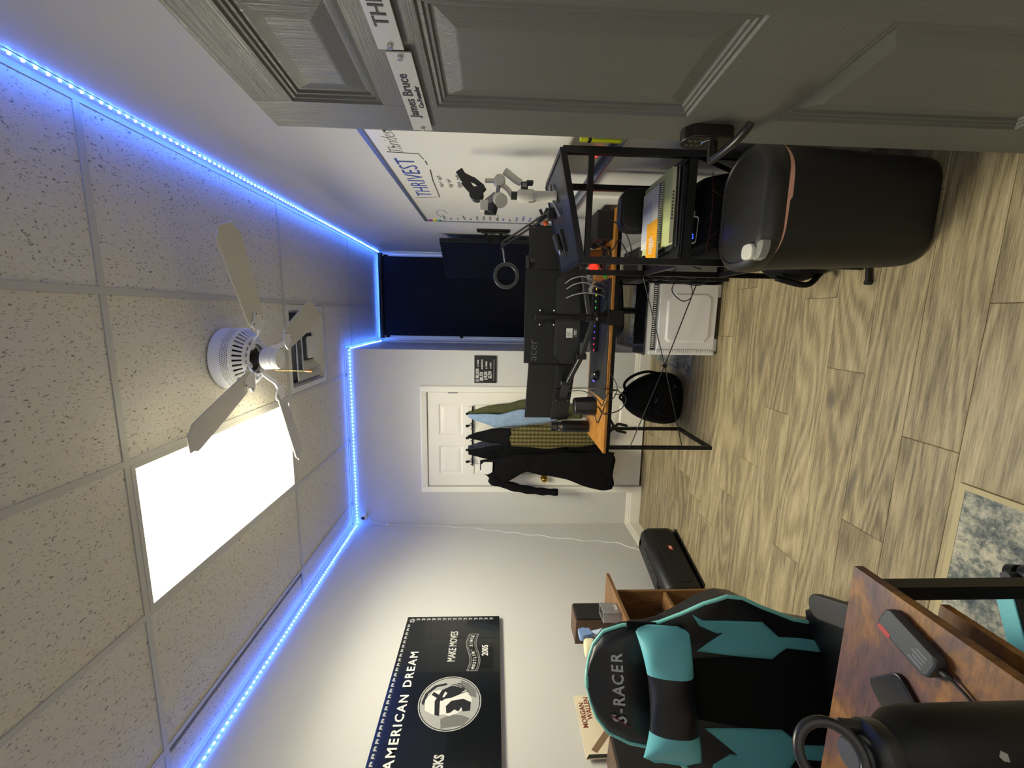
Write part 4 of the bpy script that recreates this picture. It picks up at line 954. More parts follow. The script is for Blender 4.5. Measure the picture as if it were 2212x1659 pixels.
# black backpack on the floor
t = thing('backpack', 'black slumped backpack on the floor under the left desk end', 'backpack', (-.615, 3.12, 0), .15)
BP = mat_cloth('backpack_nylon', '#0b0b0d', 500, .65)
rows = [(0.0, .15, .10, 0), (.02, .185, .125, 0), (.10, .20, .14, 0), (.20, .19, .13, .005), (.30, .155, .105, .015), (.37, .11, .075, .02), (.41, .06, .04, .03), (.425, .02, .015, .03)]
rings = []; rn = random.Random(2)
for z, a, b, oy_ in rows:
    rings.append([(a*math.copysign(abs(math.cos(q))**.7, math.cos(q))*(1+.05*math.sin(4*q+z*9)), oy_+b*math.copysign(abs(math.sin(q))**.7, math.sin(q))*(1+.07*math.sin(3*q+z*14)), z) for q in [2*PI*i/28 for i in range(28)]])
MB().loft(rings).build('body', BP, t, smooth=180, sub=1)
rings = []
for z, a, b in ((.03, .11, .03), (.06, .135, .055), (.16, .14, .06), (.22, .12, .04), (.235, .08, .02)):
    rings.append([(a*math.copysign(abs(math.cos(q))**.6, math.cos(q)), -.115+b*math.copysign(abs(math.sin(q))**.8, math.sin(q)), z) for q in [2*PI*i/24 for i in range(24)]])
MB().loft(rings).build('front_pocket', BP, t, smooth=180, sub=1)
MB().tube(spline([(.05, .02, .40), (.11, -.02, .42), (.17, -.05, .36), (.20, -.06, .25), (.17, -.07, .12)], 6), .011, 8).build('strap', BP, t, smooth=180)
MB().tube(spline([(-.03, 0, .42), (0, -.01, .455), (.04, 0, .42)], 5), .009, 8).build('top_handle', BP, t, smooth=180)
for q in ((-.03, -.165, .24), (.07, -.16, .10), (-.09, -.155, .12)): MB().tube([q, (q[0]+.02, q[1]-.008, q[2]-.012), (q[0]+.035, q[1]-.004, q[2]-.004)], .003, 6).build('zip_pull', M('zip_silver', '#9a9a9a', .3, .9), t)
# ================================================================== BLACK RACK BY THE RIGHT WALL
RKX0, RKX1, RKY0, RKY1 = .208, .590, 1.612, 2.045
RB = M('rack_black', '#131316', .4, .4)
t = thing('storage_rack', 'black metal rack with sloped top and mesh shelf behind the trash can', 'rack', ((RKX0+RKX1)/2, (RKY0+RKY1)/2, 0))
ox, oy = (RKX0+RKX1)/2, (RKY0+RKY1)/2
rl = lambda x, y, z: (x-ox, y-oy, z)
ZR, ZLf = 1.185, 1.100
for x, z in ((RKX0, ZLf), (RKX1, ZR)):
    for y in (RKY0, RKY1): MB().bar(rl(x, y, .012), rl(x, y, z), .024).build('post', RB, t); MB().cyl(rl(x, y, 0), rl(x, y, .014), .014, n=12).build('foot', BLACK(), t, smooth=40)
for y in (RKY0, RKY1):
    MB().bar(rl(RKX0, y, ZLf), rl(RKX1, y, ZR), .022).build('sloped_rail', RB, t)
    MB().bar(rl(RKX0, y, 1.080), rl(RKX1, y, 1.080), .020).build('cross_rail', RB, t)
for x, z in ((RKX0, ZLf), (RKX1, ZR), (RKX0, .70), (RKX1, .70), (RKX0, .33), (RKX1, .33)):
    MB().bar(rl(x, RKY0, z), rl(x, RKY1, z), .020).build('side_rail', RB, t)
sl_ = MB(); s0, s1 = V(rl(RKX0, RKY0, ZLf+.004)), V(rl(RKX1, RKY0, ZR+.004))
dr = (s1-s0).normalized(); sl_.box(0, (s1-s0).length, 0, RKY1-RKY0, -.004, .004, frame(s0, dr, (0,1,0), dr.cross(V((0,1,0))))); sl_.build('sloped_top', M('rack_panel', '#25272d', .35, .3), t)
for z in (.70, .33):
    for y in (RKY0, RKY1): MB().bar(rl(RKX0, y, z), rl(RKX1, y, z), .008, .030).build('shelf_lip', RB, t)
    mb = MB(); n_ = 30
    for i in range(n_+1):
        u = i/n_; mb.bar(rl(RKX0+(RKX1-RKX0)*u, RKY0, z), rl(RKX0+(RKX1-RKX0)*u, RKY1, z), .003)
        mb.bar(rl(RKX0, RKY0+(RKY1-RKY0)*u, z+.002), rl(RKX1, RKY0+(RKY1-RKY0)*u, z+.002), .003)
    tag(mb.build('mesh_shelf', RB, t), kind='stuff')
MB().bar(rl(RKX1, RKY0+.008, .685), rl(RKX1, RKY0+.185, .432), .012).build('diagonal_strut', RB, t)

# things on the mesh shelf
zs_ = .708
t = thing('laptop', 'closed black laptop at the bottom of the notebook stack', 'laptop', (.40, 1.775, zs_))
MB().prism(rrect(.345, .30, .02), 0, .012).build('base', M('laptop_black', '#1c1d20', .35), t, bevel=.003); MB().prism(rrect(.345, .30, .02), .012, .022).build('lid', M('laptop_black'), t, bevel=.003)
t = thing('document_sleeve', 'soft black document sleeve lying on the closed laptop', 'sleeve', (.41, 1.778, zs_+.022), .05)
MB().prism(rrect(.31, .28, .03), 0, .018).build('sleeve', M('sleeve_black', '#141518', .6), t, bevel=.006); MB().box(-.15, .15, -.142, -.138, .005, .009).build('zip', M('zip_silver'), t)
t = thing('workbook', 'pale green paperback workbook under the spiral pad', 'book', (.415, 1.772, zs_+.040), .03)
MB().box(-.140, .140, -.135, .155, 0, .002).build('cover', M('book_green', '#c6ce90', .5, var=.15, vs_=9), t); MB().box(-.137, .138, -.133, .153, .002, .013).build('pages', M('paper_edge', '#cfcab8', .8), t); MB().box(-.140, .140, -.135, .155, .013, .015).build('cover', M('book_green'), t)
for i in range(9): MB().box(-.05+.012*i, -.043+.012*i, -.1355, -.135, .005, .011).build('spine_print', M('marker_black'), t)
t = thing('spiral_notebook', 'white spiral bound notebook on top of the green workbook', 'notebook', (.41, 1.80, zs_+.055), .02)
MB().box(-.115, .115, -.080, .115, 0, .010).build('pages', M('paper_white', '#d8d7d0', .8), t)
coil = [(-.112+.224*i/(26*8), -.083+.008*math.cos(2*PI*i/8), .0094+.008*math.sin(2*PI*i/8)) for i in range(26*8)]
MB().tube(coil, .0013, 5).build('coil', BLACK(), t)
t = thing('paper_sheet', 'loose bluish white paper sheet on the spiral notebook', 'paper', (.40, 1.85, zs_+.0652), .15)
MB().box(-.075, .075, -.05, .06, 0, .0006).build('sheet', M('paper_blue', '#b9bccb', .8), t)
t = thing('note_pad', 'orange yellow note pad with white slogan on the notebook stack', 'note pad', (.305, 1.765, zs_+.0652), .05)
MB().box(-.080, .080, -.055, .055, 0, .008).build('pages', M('paper_white'), t); MB().box(-.081, .081, -.056, .056, .008, .0095).build('cover', M('pad_orange', '#eda716', .5, var=.1, vs_=12), t)
WT2 = M('print_white')
for s_, y, sz in (('MAKE IT', .016, .022), ('HAPPEN', -.004, .024), ('now', -.022, .018)): text('lettering', s_, sz, (-.012, y, .0098), (1,0,0), (0,1,0), WT2, t, bold=.0008, ext=.0003, sx=.8)
for k in range(13): MB().cyl((-.078+.013*k, .058, .005), (-.072+.013*k, .058, .005), .004, n=8).build('binding_ring', M('pad_orange'), t)
t = thing('headphone_case', 'black rounded headphone case with white logo on mesh shelf', 'case', (.475, 1.990, zs_))
mb = MB(); mb.prism(rrect(.19, .155, .055, 8), 0, .075, frame((0, -.045, .0775), (1,0,0), (0,0,1), (0,-1,0)).inverted_safe() if False else frame((0, .03, .078), (1,0,0), (0,0,1), (0,-1,0))); mb.build('shell', M('case_black', '#121213', .5), t, bevel=.015, seg=3)
MB().tube([(.095*math.cos(a), -.010, .078+.078*math.sin(a)) for a in [2*PI*i/32 for i in range(32)]], .0025, 6, True).build('zip_line', BC, t)
mb = MB(); mb.cyl((-.03, -.046, .04), (-.03, -.047, .04), .008, n=16); mb.box(-.022, .05, -.047, -.046, .037, .043); mb.build('logo', M('logo_pale', '#9c9c9a', .5), t)

# bag and charger on the lower shelf
t = thing('camera_bag', 'black camera bag with red trim on the lower rack shelf', 'bag', (.40, 1.83, .336))
mb = MB(); rings = []
for z, a, b in ((0, .15, .17), (.03, .165, .185), (.18, .165, .185), (.26, .155, .175), (.29, .12, .14)):
    rings.append([(a*math.copysign(abs(math.cos(q))**.45, math.cos(q))*(1+.03*math.sin(3*q+z*20)), b*math.copysign(abs(math.sin(q))**.45, math.sin(q)), z) for q in [2*PI*i/32 for i in range(32)]])
MB().loft(rings).build('body', BP, t, smooth=60)
RT = M('red_trim', '#51201d', .6)
for q in ([(-.10, -.185, .27), (-.05, -.187, .20), (-.05, -.19, .08)], [(.08, -.184, .27), (.05, -.187, .20), (.06, -.19, .08)], [(-.15, -.16, .26), (0, -.19, .265), (.15, -.16, .26)]): MB().tube(spline(q, 5), .0016, 6).build('piping', RT, t)
MB().box(-.02, .05, -.20, -.185, .12, .18).build('buckle', BLACK(), t, bevel=.004)
t = thing('power_charger', 'white charger with blue digital display on black camera bag', 'charger', (.345, 1.715, .6265), -.1)
MB().prism(rrect(.105, .05, .012), 0, .028, frame((0, 0, .026), (1,0,0), (0,0,1), (0,-1,0))).build('body', M('charger_white', '#c9c9c6', .4), t, bevel=.004)
MB().prism(rrect(.092, .040, .010), 0, .0006, frame((0, -.0281, .026), (1,0,0), (0,0,1), (0,-1,0))).build('display', M('display_black', '#050507', .15), t)
for s_, z, sz in (('100%', .033, .014), ('5.1V', .020, .011)): text('digits', s_, sz, (-.024, -.0292, z), (1,0,0), (0,0,1), M('blue_digits', '#101020', .4, emit='#2038ff', es=5), t, bold=.0003)
MB().box(.052, .072, -.022, -.006, .016, .036).build('plug', M('plug_grey', '#8c8c86', .5), t, bevel=.003); MB().tube(spline([(.07, -.014, .026), (.10, -.01, .04), (.12, 0, .05), (.15, .02, .045)], 6), .003, 6).build('cord', M('plug_grey'), t, smooth=60)
t = thing('duffel_bag', 'black duffel bag on the floor under the rack', 'bag', (.345, 1.84, 0))
rings = []
for z, a, b in ((0, .13, .15), (.03, .18, .18), (.14, .19, .19), (.22, .15, .16), (.255, .09, .10)):
    rings.append([(a*math.cos(q)*(1+.06*math.sin(5*q+z*25)), b*math.sin(q)*(1+.05*math.sin(4*q)), z) for q in [2*PI*i/30 for i in range(30)]])
MB().loft(rings).build('body', BP, t, smooth=180, sub=1); MB().tube(spline([(-.15, -.08, .05), (-.20, -.10, .12), (-.17, -.05, .22)], 5), .012, 8).build('handle', BP, t, smooth=180)

# ---------------- things on the sloped top
ztop = lambda x: ZLf + (x-RKX0)*(ZR-ZLf)/(RKX1-RKX0) + .009
GW = M('gimbal_white', '#bfbbb0', .4); GD = M('gimbal_dark', '#1a1b1d', .45); GG = M('gimbal_grey', '#74747a', .4, .3)
gx, gy = .487, 1.83
t = thing('camera_gimbal', 'pale grey motorised camera gimbal standing on the rack top', 'gimbal', (gx, gy, ztop(gx)))
MB().lathe([(.001, .002), (.024, .002), (.025, .010), (.022, .016), (.022, .092), (.025, .098), (.001, .098)], 26).build('grip', GW, t, smooth=40)
mb = MB(); mb.lathe([(.001, .098), (.025, .098), (.027, .105), (.027, .15), (.020, .165), (.001, .165)], 26); mb.box(-.03, -.018, -.012, .012, .098, .118); mb.build('body', GW, t, smooth=40)
mb = MB(); mb.box(.014, .052, -.018, .018, .122, .150); mb.box(.044, .058, -.018, .018, .100, .128); mb.build('bracket', GD, t, bevel=.003); MB().box(.030, .046, -.019, .019, .126, .146).build('bracket_window', GG, t, bevel=.002)
mb = MB(); mb.tube([(.050, 0, .150), (.060, 0, .170), (.095, 0, .218)], [.014, .015, .015], 16); mb.build('side_grip', GW, t, smooth=40)
mb = MB(); mb.cyl((0, 0, .165), (0, 0, .190), .016, n=18); mb.build('pan_motor', GD, t, smooth=40)
mb = MB(); mb.tube(spline([(.0, 0, .185), (.025, 0, .205), (.045, 0, .235), (.058, 0, .265)], 5), .010, 12); mb.cyl((.056, .0, .215), (.056, 0, .298), .0095, n=14); mb.build('roll_arm', GW, t, smooth=60)
mb = MB(); mb.cyl((.056, -.018, .238), (.056, .03, .243), .023, n=22); mb.build('roll_motor', GW, t, smooth=40, bevel=.003)
mb = MB(); mb.cyl((-.012, .012, .245), (-.030, -.030, .232), .029, n=26); mb.build('tilt_motor', GW, t, smooth=40, bevel=.004)
mb = MB(); mb.bar((.045, 0, .240), (-.01, -.005, .250), .020, .016); mb.bar((.0, 0, .250), (-.035, -.005, .292), .020, .030); mb.build('tilt_arm', GG, t, bevel=.003)
mb = MB(); mb.box(-.066, -.024, -.022, .006, .284, .318); mb.build('plate', GW, t, bevel=.003)
mb = MB(); mb.cyl((-.075, -.012, .27), (-.04, -.012, .262), .020, n=18); mb.box(-.08, -.05, -.02, .0, .252, .30); mb.build('counterweight', GD, t, smooth=40, bevel=.002)
mb = MB(); mb.cyl((.0, -.02, .335), (.0, .022, .330), .028, n=22); mb.bar((.0, 0, .335), (.03, 0, .300), .026, .024); mb.bar((.028, 0, .305), (.060, 0, .350), .022, .018); mb.build('phone_motor', GD, t, smooth=40, bevel=.003)
mb = MB(); mb.bar((.010, 0, .345), (.050, 0, .385), .016, .03); mb.bar((.028, 0, .362), (.092, 0, .405), .014, .03); mb.bar((.05, 0, .335), (.075, 0, .39), .012, .02); mb.build('phone_clamp', GD, t, bevel=.002)
for sx, sy in ((-.085, -.04), (.06, .055), (-.01, .075)): MB().cyl((0, 0, .022), (sx, sy, .002 + (ztop(gx+sx)-ztop(gx))+.006), .006, n=10).build('tripod_leg', GG, t, smooth=40)
# ring light on a jointed arm
t = thing('ring_light', 'small black ring light on a jointed arm clamped to rack', 'ring light', (.445, 1.95, ztop(.445)))
o_ = V((.445, 1.95, ztop(.445)))
q0, q1, q2 = V((0, 0, .03)), V((.337, 2.10, 1.388))-o_, V((.188, 2.10, 1.369))-o_
MB().box(-.025, .025, -.02, .02, 0, .03).build('clamp', GD, t, bevel=.003)
mb = MB()
for dz in (-.007, .007): mb.bar(q0+V((dz, 0, dz*.5)), q1+V((dz, 0, dz*.5)), .007)
mb.build('arm', GD, t); mb = MB(); mb.bar(q0+V((.03, .02, 0)), q0+V((-.03, .02, .03)), .012); mb.build('base_arm', GD, t)
mb = MB(); mb.cyl(q1+V((0, -.012, 0)), q1+V((0, .012, 0)), .011, n=14); mb.bar(q1, q1+V((-.022, 0, .004)), .014); mb.build('elbow', GD, t, smooth=40)
qr = q2+V((.062, 0, .003))
MB().cyl(q1+V((-.02, 0, .0)), qr+V((.0, 0, .006)), .005, n=12).build('ball_joint', M('chrome'), t, smooth=40)
mb = MB(); R0, R1 = .046, .064; rings = []
for i in range(48):
    a = 2*PI*i/48; c_, s_ = math.cos(a), math.sin(a)
    rings.append([tuple(q2+V((r_*c_, y_, r_*s_))) for r_, y_ in ((R0, -.006), (R0+.002, -.008), (R1-.003, -.008), (R1, -.004), (R1, .008), (R0, .008))])
mb.loft(rings, False, True); mb.build('ring', M('ring_black', '#2b2c2e', .4), t, smooth=40)
# small clamp with an orange tip, and a dark phone holder lying on the top
t = thing('ball_head_clamp', 'small black ball head clamp with orange knob behind gimbal', 'clamp', (.455, 2.035, ztop(.455)))
mb = MB(); mb.cyl((0, 0, 0), (0, 0, .045), .008, n=12); mb.cyl((-.005, 0, .045), (-.03, 0, .062), .009, n=12); mb.box(-.052, -.036, -.012, .012, .052, .082); mb.cyl((.0, 0, .04), (.03, 0, .055), .007, n=12); mb.build('body', GD, t, smooth=40)
MB().sphere((-.03, -.004, .028), .013, 14, 8, (1, .8, 1.1)).build('knob', M('knob_orange', '#d4611c', .35), t, smooth=180)
t = thing('phone_holder', 'dark grey phone holder lying on the sloped rack top', 'phone holder', (.305, 1.84, ztop(.305)), .3)
til = math.atan2(ZR-ZLf, RKX1-RKX0)
R_ = Matrix.Rotation(-til, 4, 'Y')
mb = MB(); mb.box(-.05, .05, -.03, .03, .002, .014, R_); mb.cyl(R_ @ V((-.03, 0, .028)), R_ @ V((.045, .01, .028)), .013, n=16); mb.build('body', M('holder_grey', '#2a2b2d', .4), t, smooth=40); MB().cyl(R_ @ V((-.05, 0, .028)), R_ @ V((-.03, 0, .028)), .007, n=12).build('pin', M('chrome'), t, smooth=40)
# cables under the rack top
t = thing('rack_cables', 'tangle of black cables hanging behind the rack shelf', 'cable', (0, 0, 0))
for q in ([(.30, 2.12, .90), (.26, 2.12, .80), (.32, 2.15, .74), (.42, 2.15, .78), (.47, 2.12, .86)], [(.25, 2.1, .70), (.21, 2.1, .58), (.27, 2.12, .50), (.30, 2.1, .60), (.24, 2.1, .40)], [(.36, 2.15, .92), (.33, 2.16, .84), (.38, 2.17, .80), (.30, 2.16, .74), (.26, 2.14, .66)]):
    MB().tube(spline(q, 8), .0032, 6).build('cable', BC, t, smooth=60)

# ================================================================== TRASH CAN
t = thing('trash_can', 'large black plastic trash can with lid and white button beside door', 'trash can', (.365, 1.462, 0))
CB = M('can_black', '#11110e', .55, bump=.06, bs=350)
def stad(w_, d, r, z, n=10): return [(x, y, z) for x, y in rrect(w_, d, r, n)]
rings = [stad(.325, .205, .085, 0), stad(.345, .220, .09, .012), stad(.350, .225, .095, .04), stad(.372, .252, .105, .30), stad(.388, .268, .115, .515), stad(.388, .268, .115, .525)]
MB().loft(rings).build('bin', CB, t, smooth=50)
rings = [stad(.398, .278, .12, .528), stad(.404, .284, .122, .535), stad(.404, .284, .122, .560), stad(.394, .274, .118, .580), stad(.370, .250, .110, .592), stad(.350, .232, .10, .594), stad(.342, .226, .098, .590), stad(.24, .15, .07, .600)]
MB().loft(rings).build('lid', M('can_lid_black', '#1d1d1a', .45, bump=.06, bs=350), t, smooth=50)
bt = MB(); bt.prism(rrect(.050, .060, .020, 6), .582, .604); bt.build('button', M('button_white', '#c9c7bd', .35), t, bevel=.005).location = (-.148, -.078, 0)
mb = MB(); mb.prism([(-.178, -.095), (-.120, -.112), (-.118, -.1385), (-.135, -.1395), (-.155, -.134), (-.172, -.122)], .562, .590); mb.build('button_apron', M('apron_grey', '#87867e', .4), t, bevel=.003)
lp = []                                                             # pink bag edge showing under the lid
for i in range(26):
    u = i/25; x = -.155+.345*u; lp.append((x, u))
rings = []
def edge_y(x, w_=.392, d=.272, r=.118):
    ax = abs(x); lim = w_/2-r
    return -d/2 if ax < lim else -(d/2-r+math.sqrt(max(0, r*r-(ax-lim)**2)))
hgt = lambda u: .0012+.015*(math.sin(PI*u)**.8)*(1.0 if u > .45 else .55)
rings = [[(x, edge_y(x)-.0015, .527), (x, edge_y(x)-.0035, .527), (x, edge_y(x)-.0030, .527-hgt(u)), (x, edge_y(x)-.0010, .527-hgt(u))] for x, u in lp]
MB().loft(rings).build('bag_edge', M('bag_pink', '#d8a08a', .6), t)
mb = MB(); mb.bar((-.10, .12, .01), (-.22, .10, .012), .014); mb.cyl((-.22, .10, .002), (-.22, .10, .022), .010, n=12); mb.build('hinge_bar', BLACK(), t, smooth=40)

# ================================================================== LEFT WALL CABINET
t = thing('low_cabinet', 'low brown wood media cabinet standing along the left wall', 'cabinet', (-1.82, 1.60, 0))
CWD = wood('cabinet_wood', [(.3, '#5b4029'), (.5, '#7c5a38'), (.62, '#94704a'), (.8, '#a98457')], 'y', 1.6, .5, 0, .08)
CDK = wood('cabinet_wood_upright', [(.3, '#5b4029'), (.5, '#7c5a38'), (.62, '#94704a'), (.8, '#a98457')], 'z', 1.6, .5, 0, .08)
MB().box(-.150, .160, -.80, .860, .655, .675).build('top_board', CWD, t, bevel=.001)
for y in (-.75, .02, .735): MB().box(-.145, .125, y-.009, y+.009, .0, .655).build('side_panel', CDK, t, bevel=.001)
MB().box(-.150, -.140, -.75, .735, .0, .655).build('back_panel', CDK, t)
for z in (.03, .33): MB().box(-.140, .12, -.75, .735, z, z+.016).build('shelf', CDK, t)
t = thing('game_console', 'black box device on the cabinet shelf behind the chair', 'console', (-1.80, 2.02, .346))
MB().box(-.09, .09, -.13, .13, 0, .07).build('body', BLACK(), t, bevel=.006); MB().box(.0905, .0915, -.07, -.03, .045, .062).build('label', M('label_white'), t)

WAL = wood('walnut_veneer', [(.3, '#3d2a1e'), (.5, '#553d2c'), (.7, '#6f523c')], 'y', 2.2, .45, 0, .05)
def shelf_speaker(lab, x, y, rz=0):
    t = thing('bookshelf_speaker', lab, 'speaker', (x, y, .675), rz, 'bookshelf speakers on the low cabinet')
    MB().box(-.155, 0, -.07, .07, 0, .252).build('cabinet', WAL, t, bevel=.002)
    MB().box(0.0005, .012, -.067, .067, .004, .248).build('grille', M('grille_black', '#151512', .8, bump=.3, bs=900), t, bevel=.005)
shelf_speaker('walnut bookshelf speaker behind the blue spray bottle on cabinet', -1.765, 2.235)
shelf_speaker('walnut bookshelf speaker in front of the record sleeve', -1.735, 1.385, -.12)
# spray bottle, wipes tub, acrylic stand, record sleeve
t = thing('spray_bottle', 'pale blue and white spray bottle on the low cabinet', 'spray bottle', (-1.765, 2.065, .675), .3)
rings = []
for z, a, b in ((0, .036, .024), (.01, .040, .028), (.08, .040, .028), (.12, .034, .024), (.155, .020, .018), (.175, .015, .015), (.185, .014, .014)):
    rings.append([(b*math.cos(q), a*math.sin(q), z) for q in [2*PI*i/24 for i in range(24)]])
MB().loft(rings).build('body', M('spray_pale', '#b9cbe2', .35), t, smooth=60)
MB().cyl((.0285, 0, .065), (.0300, 0, .065), .026, n=20).build('label', M('label_white'), t)
text('lettering', 'fresh', .018, (.0303, 0, .065), (0,1,0), (0,0,1), M('label_navy', '#28365f', .5), t, shear=.2)
mb = MB(); mb.prism([(-.035, .185), (.03, .185), (.05, .225), (.03, .255), (-.055, .262), (-.06, .245), (-.045, .215)], -.014, .014, frame((0,0,0), (0,1,0), (0,0,1), (1,0,0))); mb.build('sprayer_head', M('spray_blue', '#7f9fd0', .35), t, bevel=.004)
mb = MB(); mb.bar((0, .045, .225), (0, .055, .185), .010, .012); mb.build('trigger', M('label_white'), t, bevel=.002)
t = thing('wipes_tub', 'white and blue wipes tub with cream cap on cabinet', 'tub', (-1.76, 1.955, .675))
MB().lathe([(.001, 0), (.042, 0), (.044, .004), (.044, .20), (.001, .20)], 28).build('body', M('tub_blue', '#2f6fae', .4), t, smooth=40)
MB().lathe([(.0445, .05), (.0448, .05), (.0448, .12), (.0445, .12)], 28).build('label', M('label_white'), t, smooth=40)
MB().lathe([(.001, .20), (.046, .20), (.046, .235), (.040, .245), (.001, .247)], 28).build('lid', M('tub_cream', '#d8cfab', .4), t, smooth=40)
t = thing('acrylic_stand', 'clear acrylic display stand with small script on cabinet', 'display stand', (-1.715, 2.165, .675), .1)
GL = M('acrylic', '#e6e2e6', .06, trans=.85, alpha=.55)
mb = MB(); mb.box(-.03, .03, -.05, .05, 0, .003); mb.box(-.03, -.027, -.05, .05, .003, .105); mb.box(.027, .03, -.05, .05, .003, .105); mb.box(-.03, .03, -.05, -.047, .003, .105); mb.box(-.03, .03, .047, .05, .003, .105); mb.build('case', GL, t)
for zz in (.104,): MB().tube([(-.03, -.05, zz), (.03, -.05, zz), (.03, .05, zz), (-.03, .05, zz)], .0016, 5, True).build('rim', M('acrylic_edge', '#b7aeb6', .2), t)
MB().box(-.012, .012, -.03, .03, .0032, .006).build('card', M('card_brown', '#5b3f22', .5), t)
text('lettering', 'Auth', .024, (.0305, 0, .02), (0,1,0), (0,0,1), M('print_white'), t, shear=.3)
t = thing('record_sleeve', 'cream record sleeve leaning on the left wall above cabinet', 'record sleeve', (-1.952, 1.712, .675))
mb = MB(); RM = frame((0, 0, 0), (0,1,0), (-.04, 0, .9992), (.9992, 0, .04))
mb.box(-.157, .157, 0, .315, -.006, 0, RM); mb.build('sleeve', M('sleeve_cream', '#e2d4b8', .55, var=.12, vs_=7), t)
def sp2(poly, mat, nm, h=.0006): m_ = MB(); m_.prism(poly, 0, h, RM); m_.build(nm, mat, t)
sp2([(-.157, .285), (-.12, .305), (.02, .12), (-.0, .10)] if False else [(-.135, .262), (-.120, .285), (.10, .07), (.08, .045)], M('sleeve_brown', '#7c6549', .6), 'printed_board')
sp2([(-.157, 0), (-.157, .10), (-.12, .11), (-.09, .06), (-.085, 0)], M('sleeve_dark', '#2f211d', .6), 'printed_figure')
sp2([(-.157, .06), (-.145, .06), (-.14, .30), (-.157, .315)], M('sleeve_edge_dark', '#23261f', .5), 'printed_edge', .0009)
RDT = M('sleeve_red', '#7d3a26', .6)
text('lettering', 'MORGAN', .036, RM @ V((.05, .285, .0008)), (0,1,0), (-.04, 0, .9992), RDT, t, sx=.85, bold=.0004); text('lettering', 'WALLEN', .036, RM @ V((.085, .255, .0008)), (0,1,0), (-.04, 0, .9992), RDT, t, sx=.85, bold=.0004)

# boom box on the floor
t = thing('portable_speaker', 'big black portable party speaker with red badge on floor by baseboard', 'speaker', (-1.795, 2.735, 0), math.radians(-16))
PBK = M('party_black', '#151515', .45)
mb = MB(); sec = rrect(.235, .27, .07, 8)
rings = []
for y, k in ((-.275, .80), (-.265, .93), (-.24, 1.0), (.24, 1.0), (.265, .93), (.275, .80)): rings.append([(x*k, y, .137+z*k) for x, z in sec])
mb.loft(rings); mb.build('body', PBK, t, smooth=50)
MB().prism(rrect(.46, .15, .06, 8), 0, .006, frame((.1165, 0, .125), (0,1,0), (0,0,1), (1,0,0))).build('grille', M('party_grille', '#0c0c0c', .7, bump=.4, bs=700), t, bevel=.002)
mb = MB(); mb.prism([(-.022, -.012), (.014, -.014), (.022, .012), (-.014, .014)], 0, .002, frame((.1225, .06, .12), (0,1,0), (0,0,1), (1,0,0))); mb.build('badge', M('badge_red', '#c2452f', .4), t)
MB().box(.124, .1252, .052, .072, .113, .127).build('badge_core', M('label_white'), t)
MB().prism(rrect(.07, .30, .02), .2715, .275).build('control_deck', M('deck_grey', '#2b2b2c', .5), t)
for k in range(6): MB().prism([(-.012+.02*(k % 2), -.10+.03*k), (.006+.02*(k % 2), -.10+.03*k), (.0+.02*(k % 2), -.085+.03*k)], .275, .277).build('deck_icon', M('print_black'), t)
MB().cyl((.0, -.18, .272), (.0, -.18, .284), .016, n=18).build('knob', BLACK(), t, smooth=40)
MB().box(-.03, .03, .21, .245, .262, .272).build('handle_recess', M('handle_orange', '#8a3f20', .5), t, bevel=.003); MB().box(.032, .045, .20, .245, .258, .268).build('handle_trim', M('label_white'), t, bevel=.002)
mb = MB(); mb.box(-.10, .115, -.25, .25, 0, .012); mb.build('rubber_foot', BLACK(), t)
# ================================================================== GAMING CHAIR
RZ = math.atan2(.407, .914)
t = chair = thing('gaming_chair', 'black and teal racing style gaming chair pulled up to the near table', 'chair', (-.956, .775, .009), RZ)
import bmesh
PU = M('pu_leather', '#0e0f14', .42, spec=.45); FAB = M('black_mesh_fabric', '#0d0f0e', .85, spec=.15, bump=.2, bs=900); TEALM = M('teal_pu', '#5ba3aa', .6, spec=.3, bump=.12, bs=700)
UPL, NRM, BASE = V((0, .197, .980)), V((0, -.980, .197)), V((0, .2, .390))
prof = [(-.02, .178), (0, .18), (.145, .2), (.234, .235), (.29, .262), (.333, .266), (.396, .242), (.46, .205), (.52, .175), (.56, .163), (.63, .158), (.69, .137), (.722, .10), (.738, .06), (.748, .012)]
def hwid(h):
    for (a, b), (c, d) in zip(prof, prof[1:]):
        if a <= h <= c:
            u = (h-a)/(c-a); return b+(d-b)*u
    return prof[-1][1]
def depth(x, h):
    u = min(1, abs(x)/max(.02, hwid(h))); wing = .075*math.exp(-((h-.33)/.16)**2) + .030*(1 if h < .2 else 0)*max(0, 1-h/.2) + .012
    return wing*max(0, (u-.45)/.55)**1.5 - (.03*u**6) + (.028*math.exp(-((h-.65)/.07)**2))*(1-u*u)
def bp_(x, h, off=0): return BASE + UPL*h + V((x, 0, 0)) + NRM*(depth(x, h)+off)
rings = []
hs = [p_[0] for p_ in prof]; hh = []
for a, b in zip(hs, hs[1:]):
    for k in range(4): hh.append(a+(b-a)*k/4)
hh.append(hs[-1])
for h in hh:
    w_ = hwid(h); N = 28; th = .075 if h < .6 else .06
    th *= min(1, w_/.07)
    fr = [bp_(w_*(-1+2*i/N), h) for i in range(N+1)]; bk = [BASE+UPL*h+V((w_*.97*(1-2*i/8), 0, 0))-NRM*th for i in range(9)]
    rings.append([tuple(q) for q in fr+bk])
MB().loft(rings).build('backrest', PU, t, smooth=70)
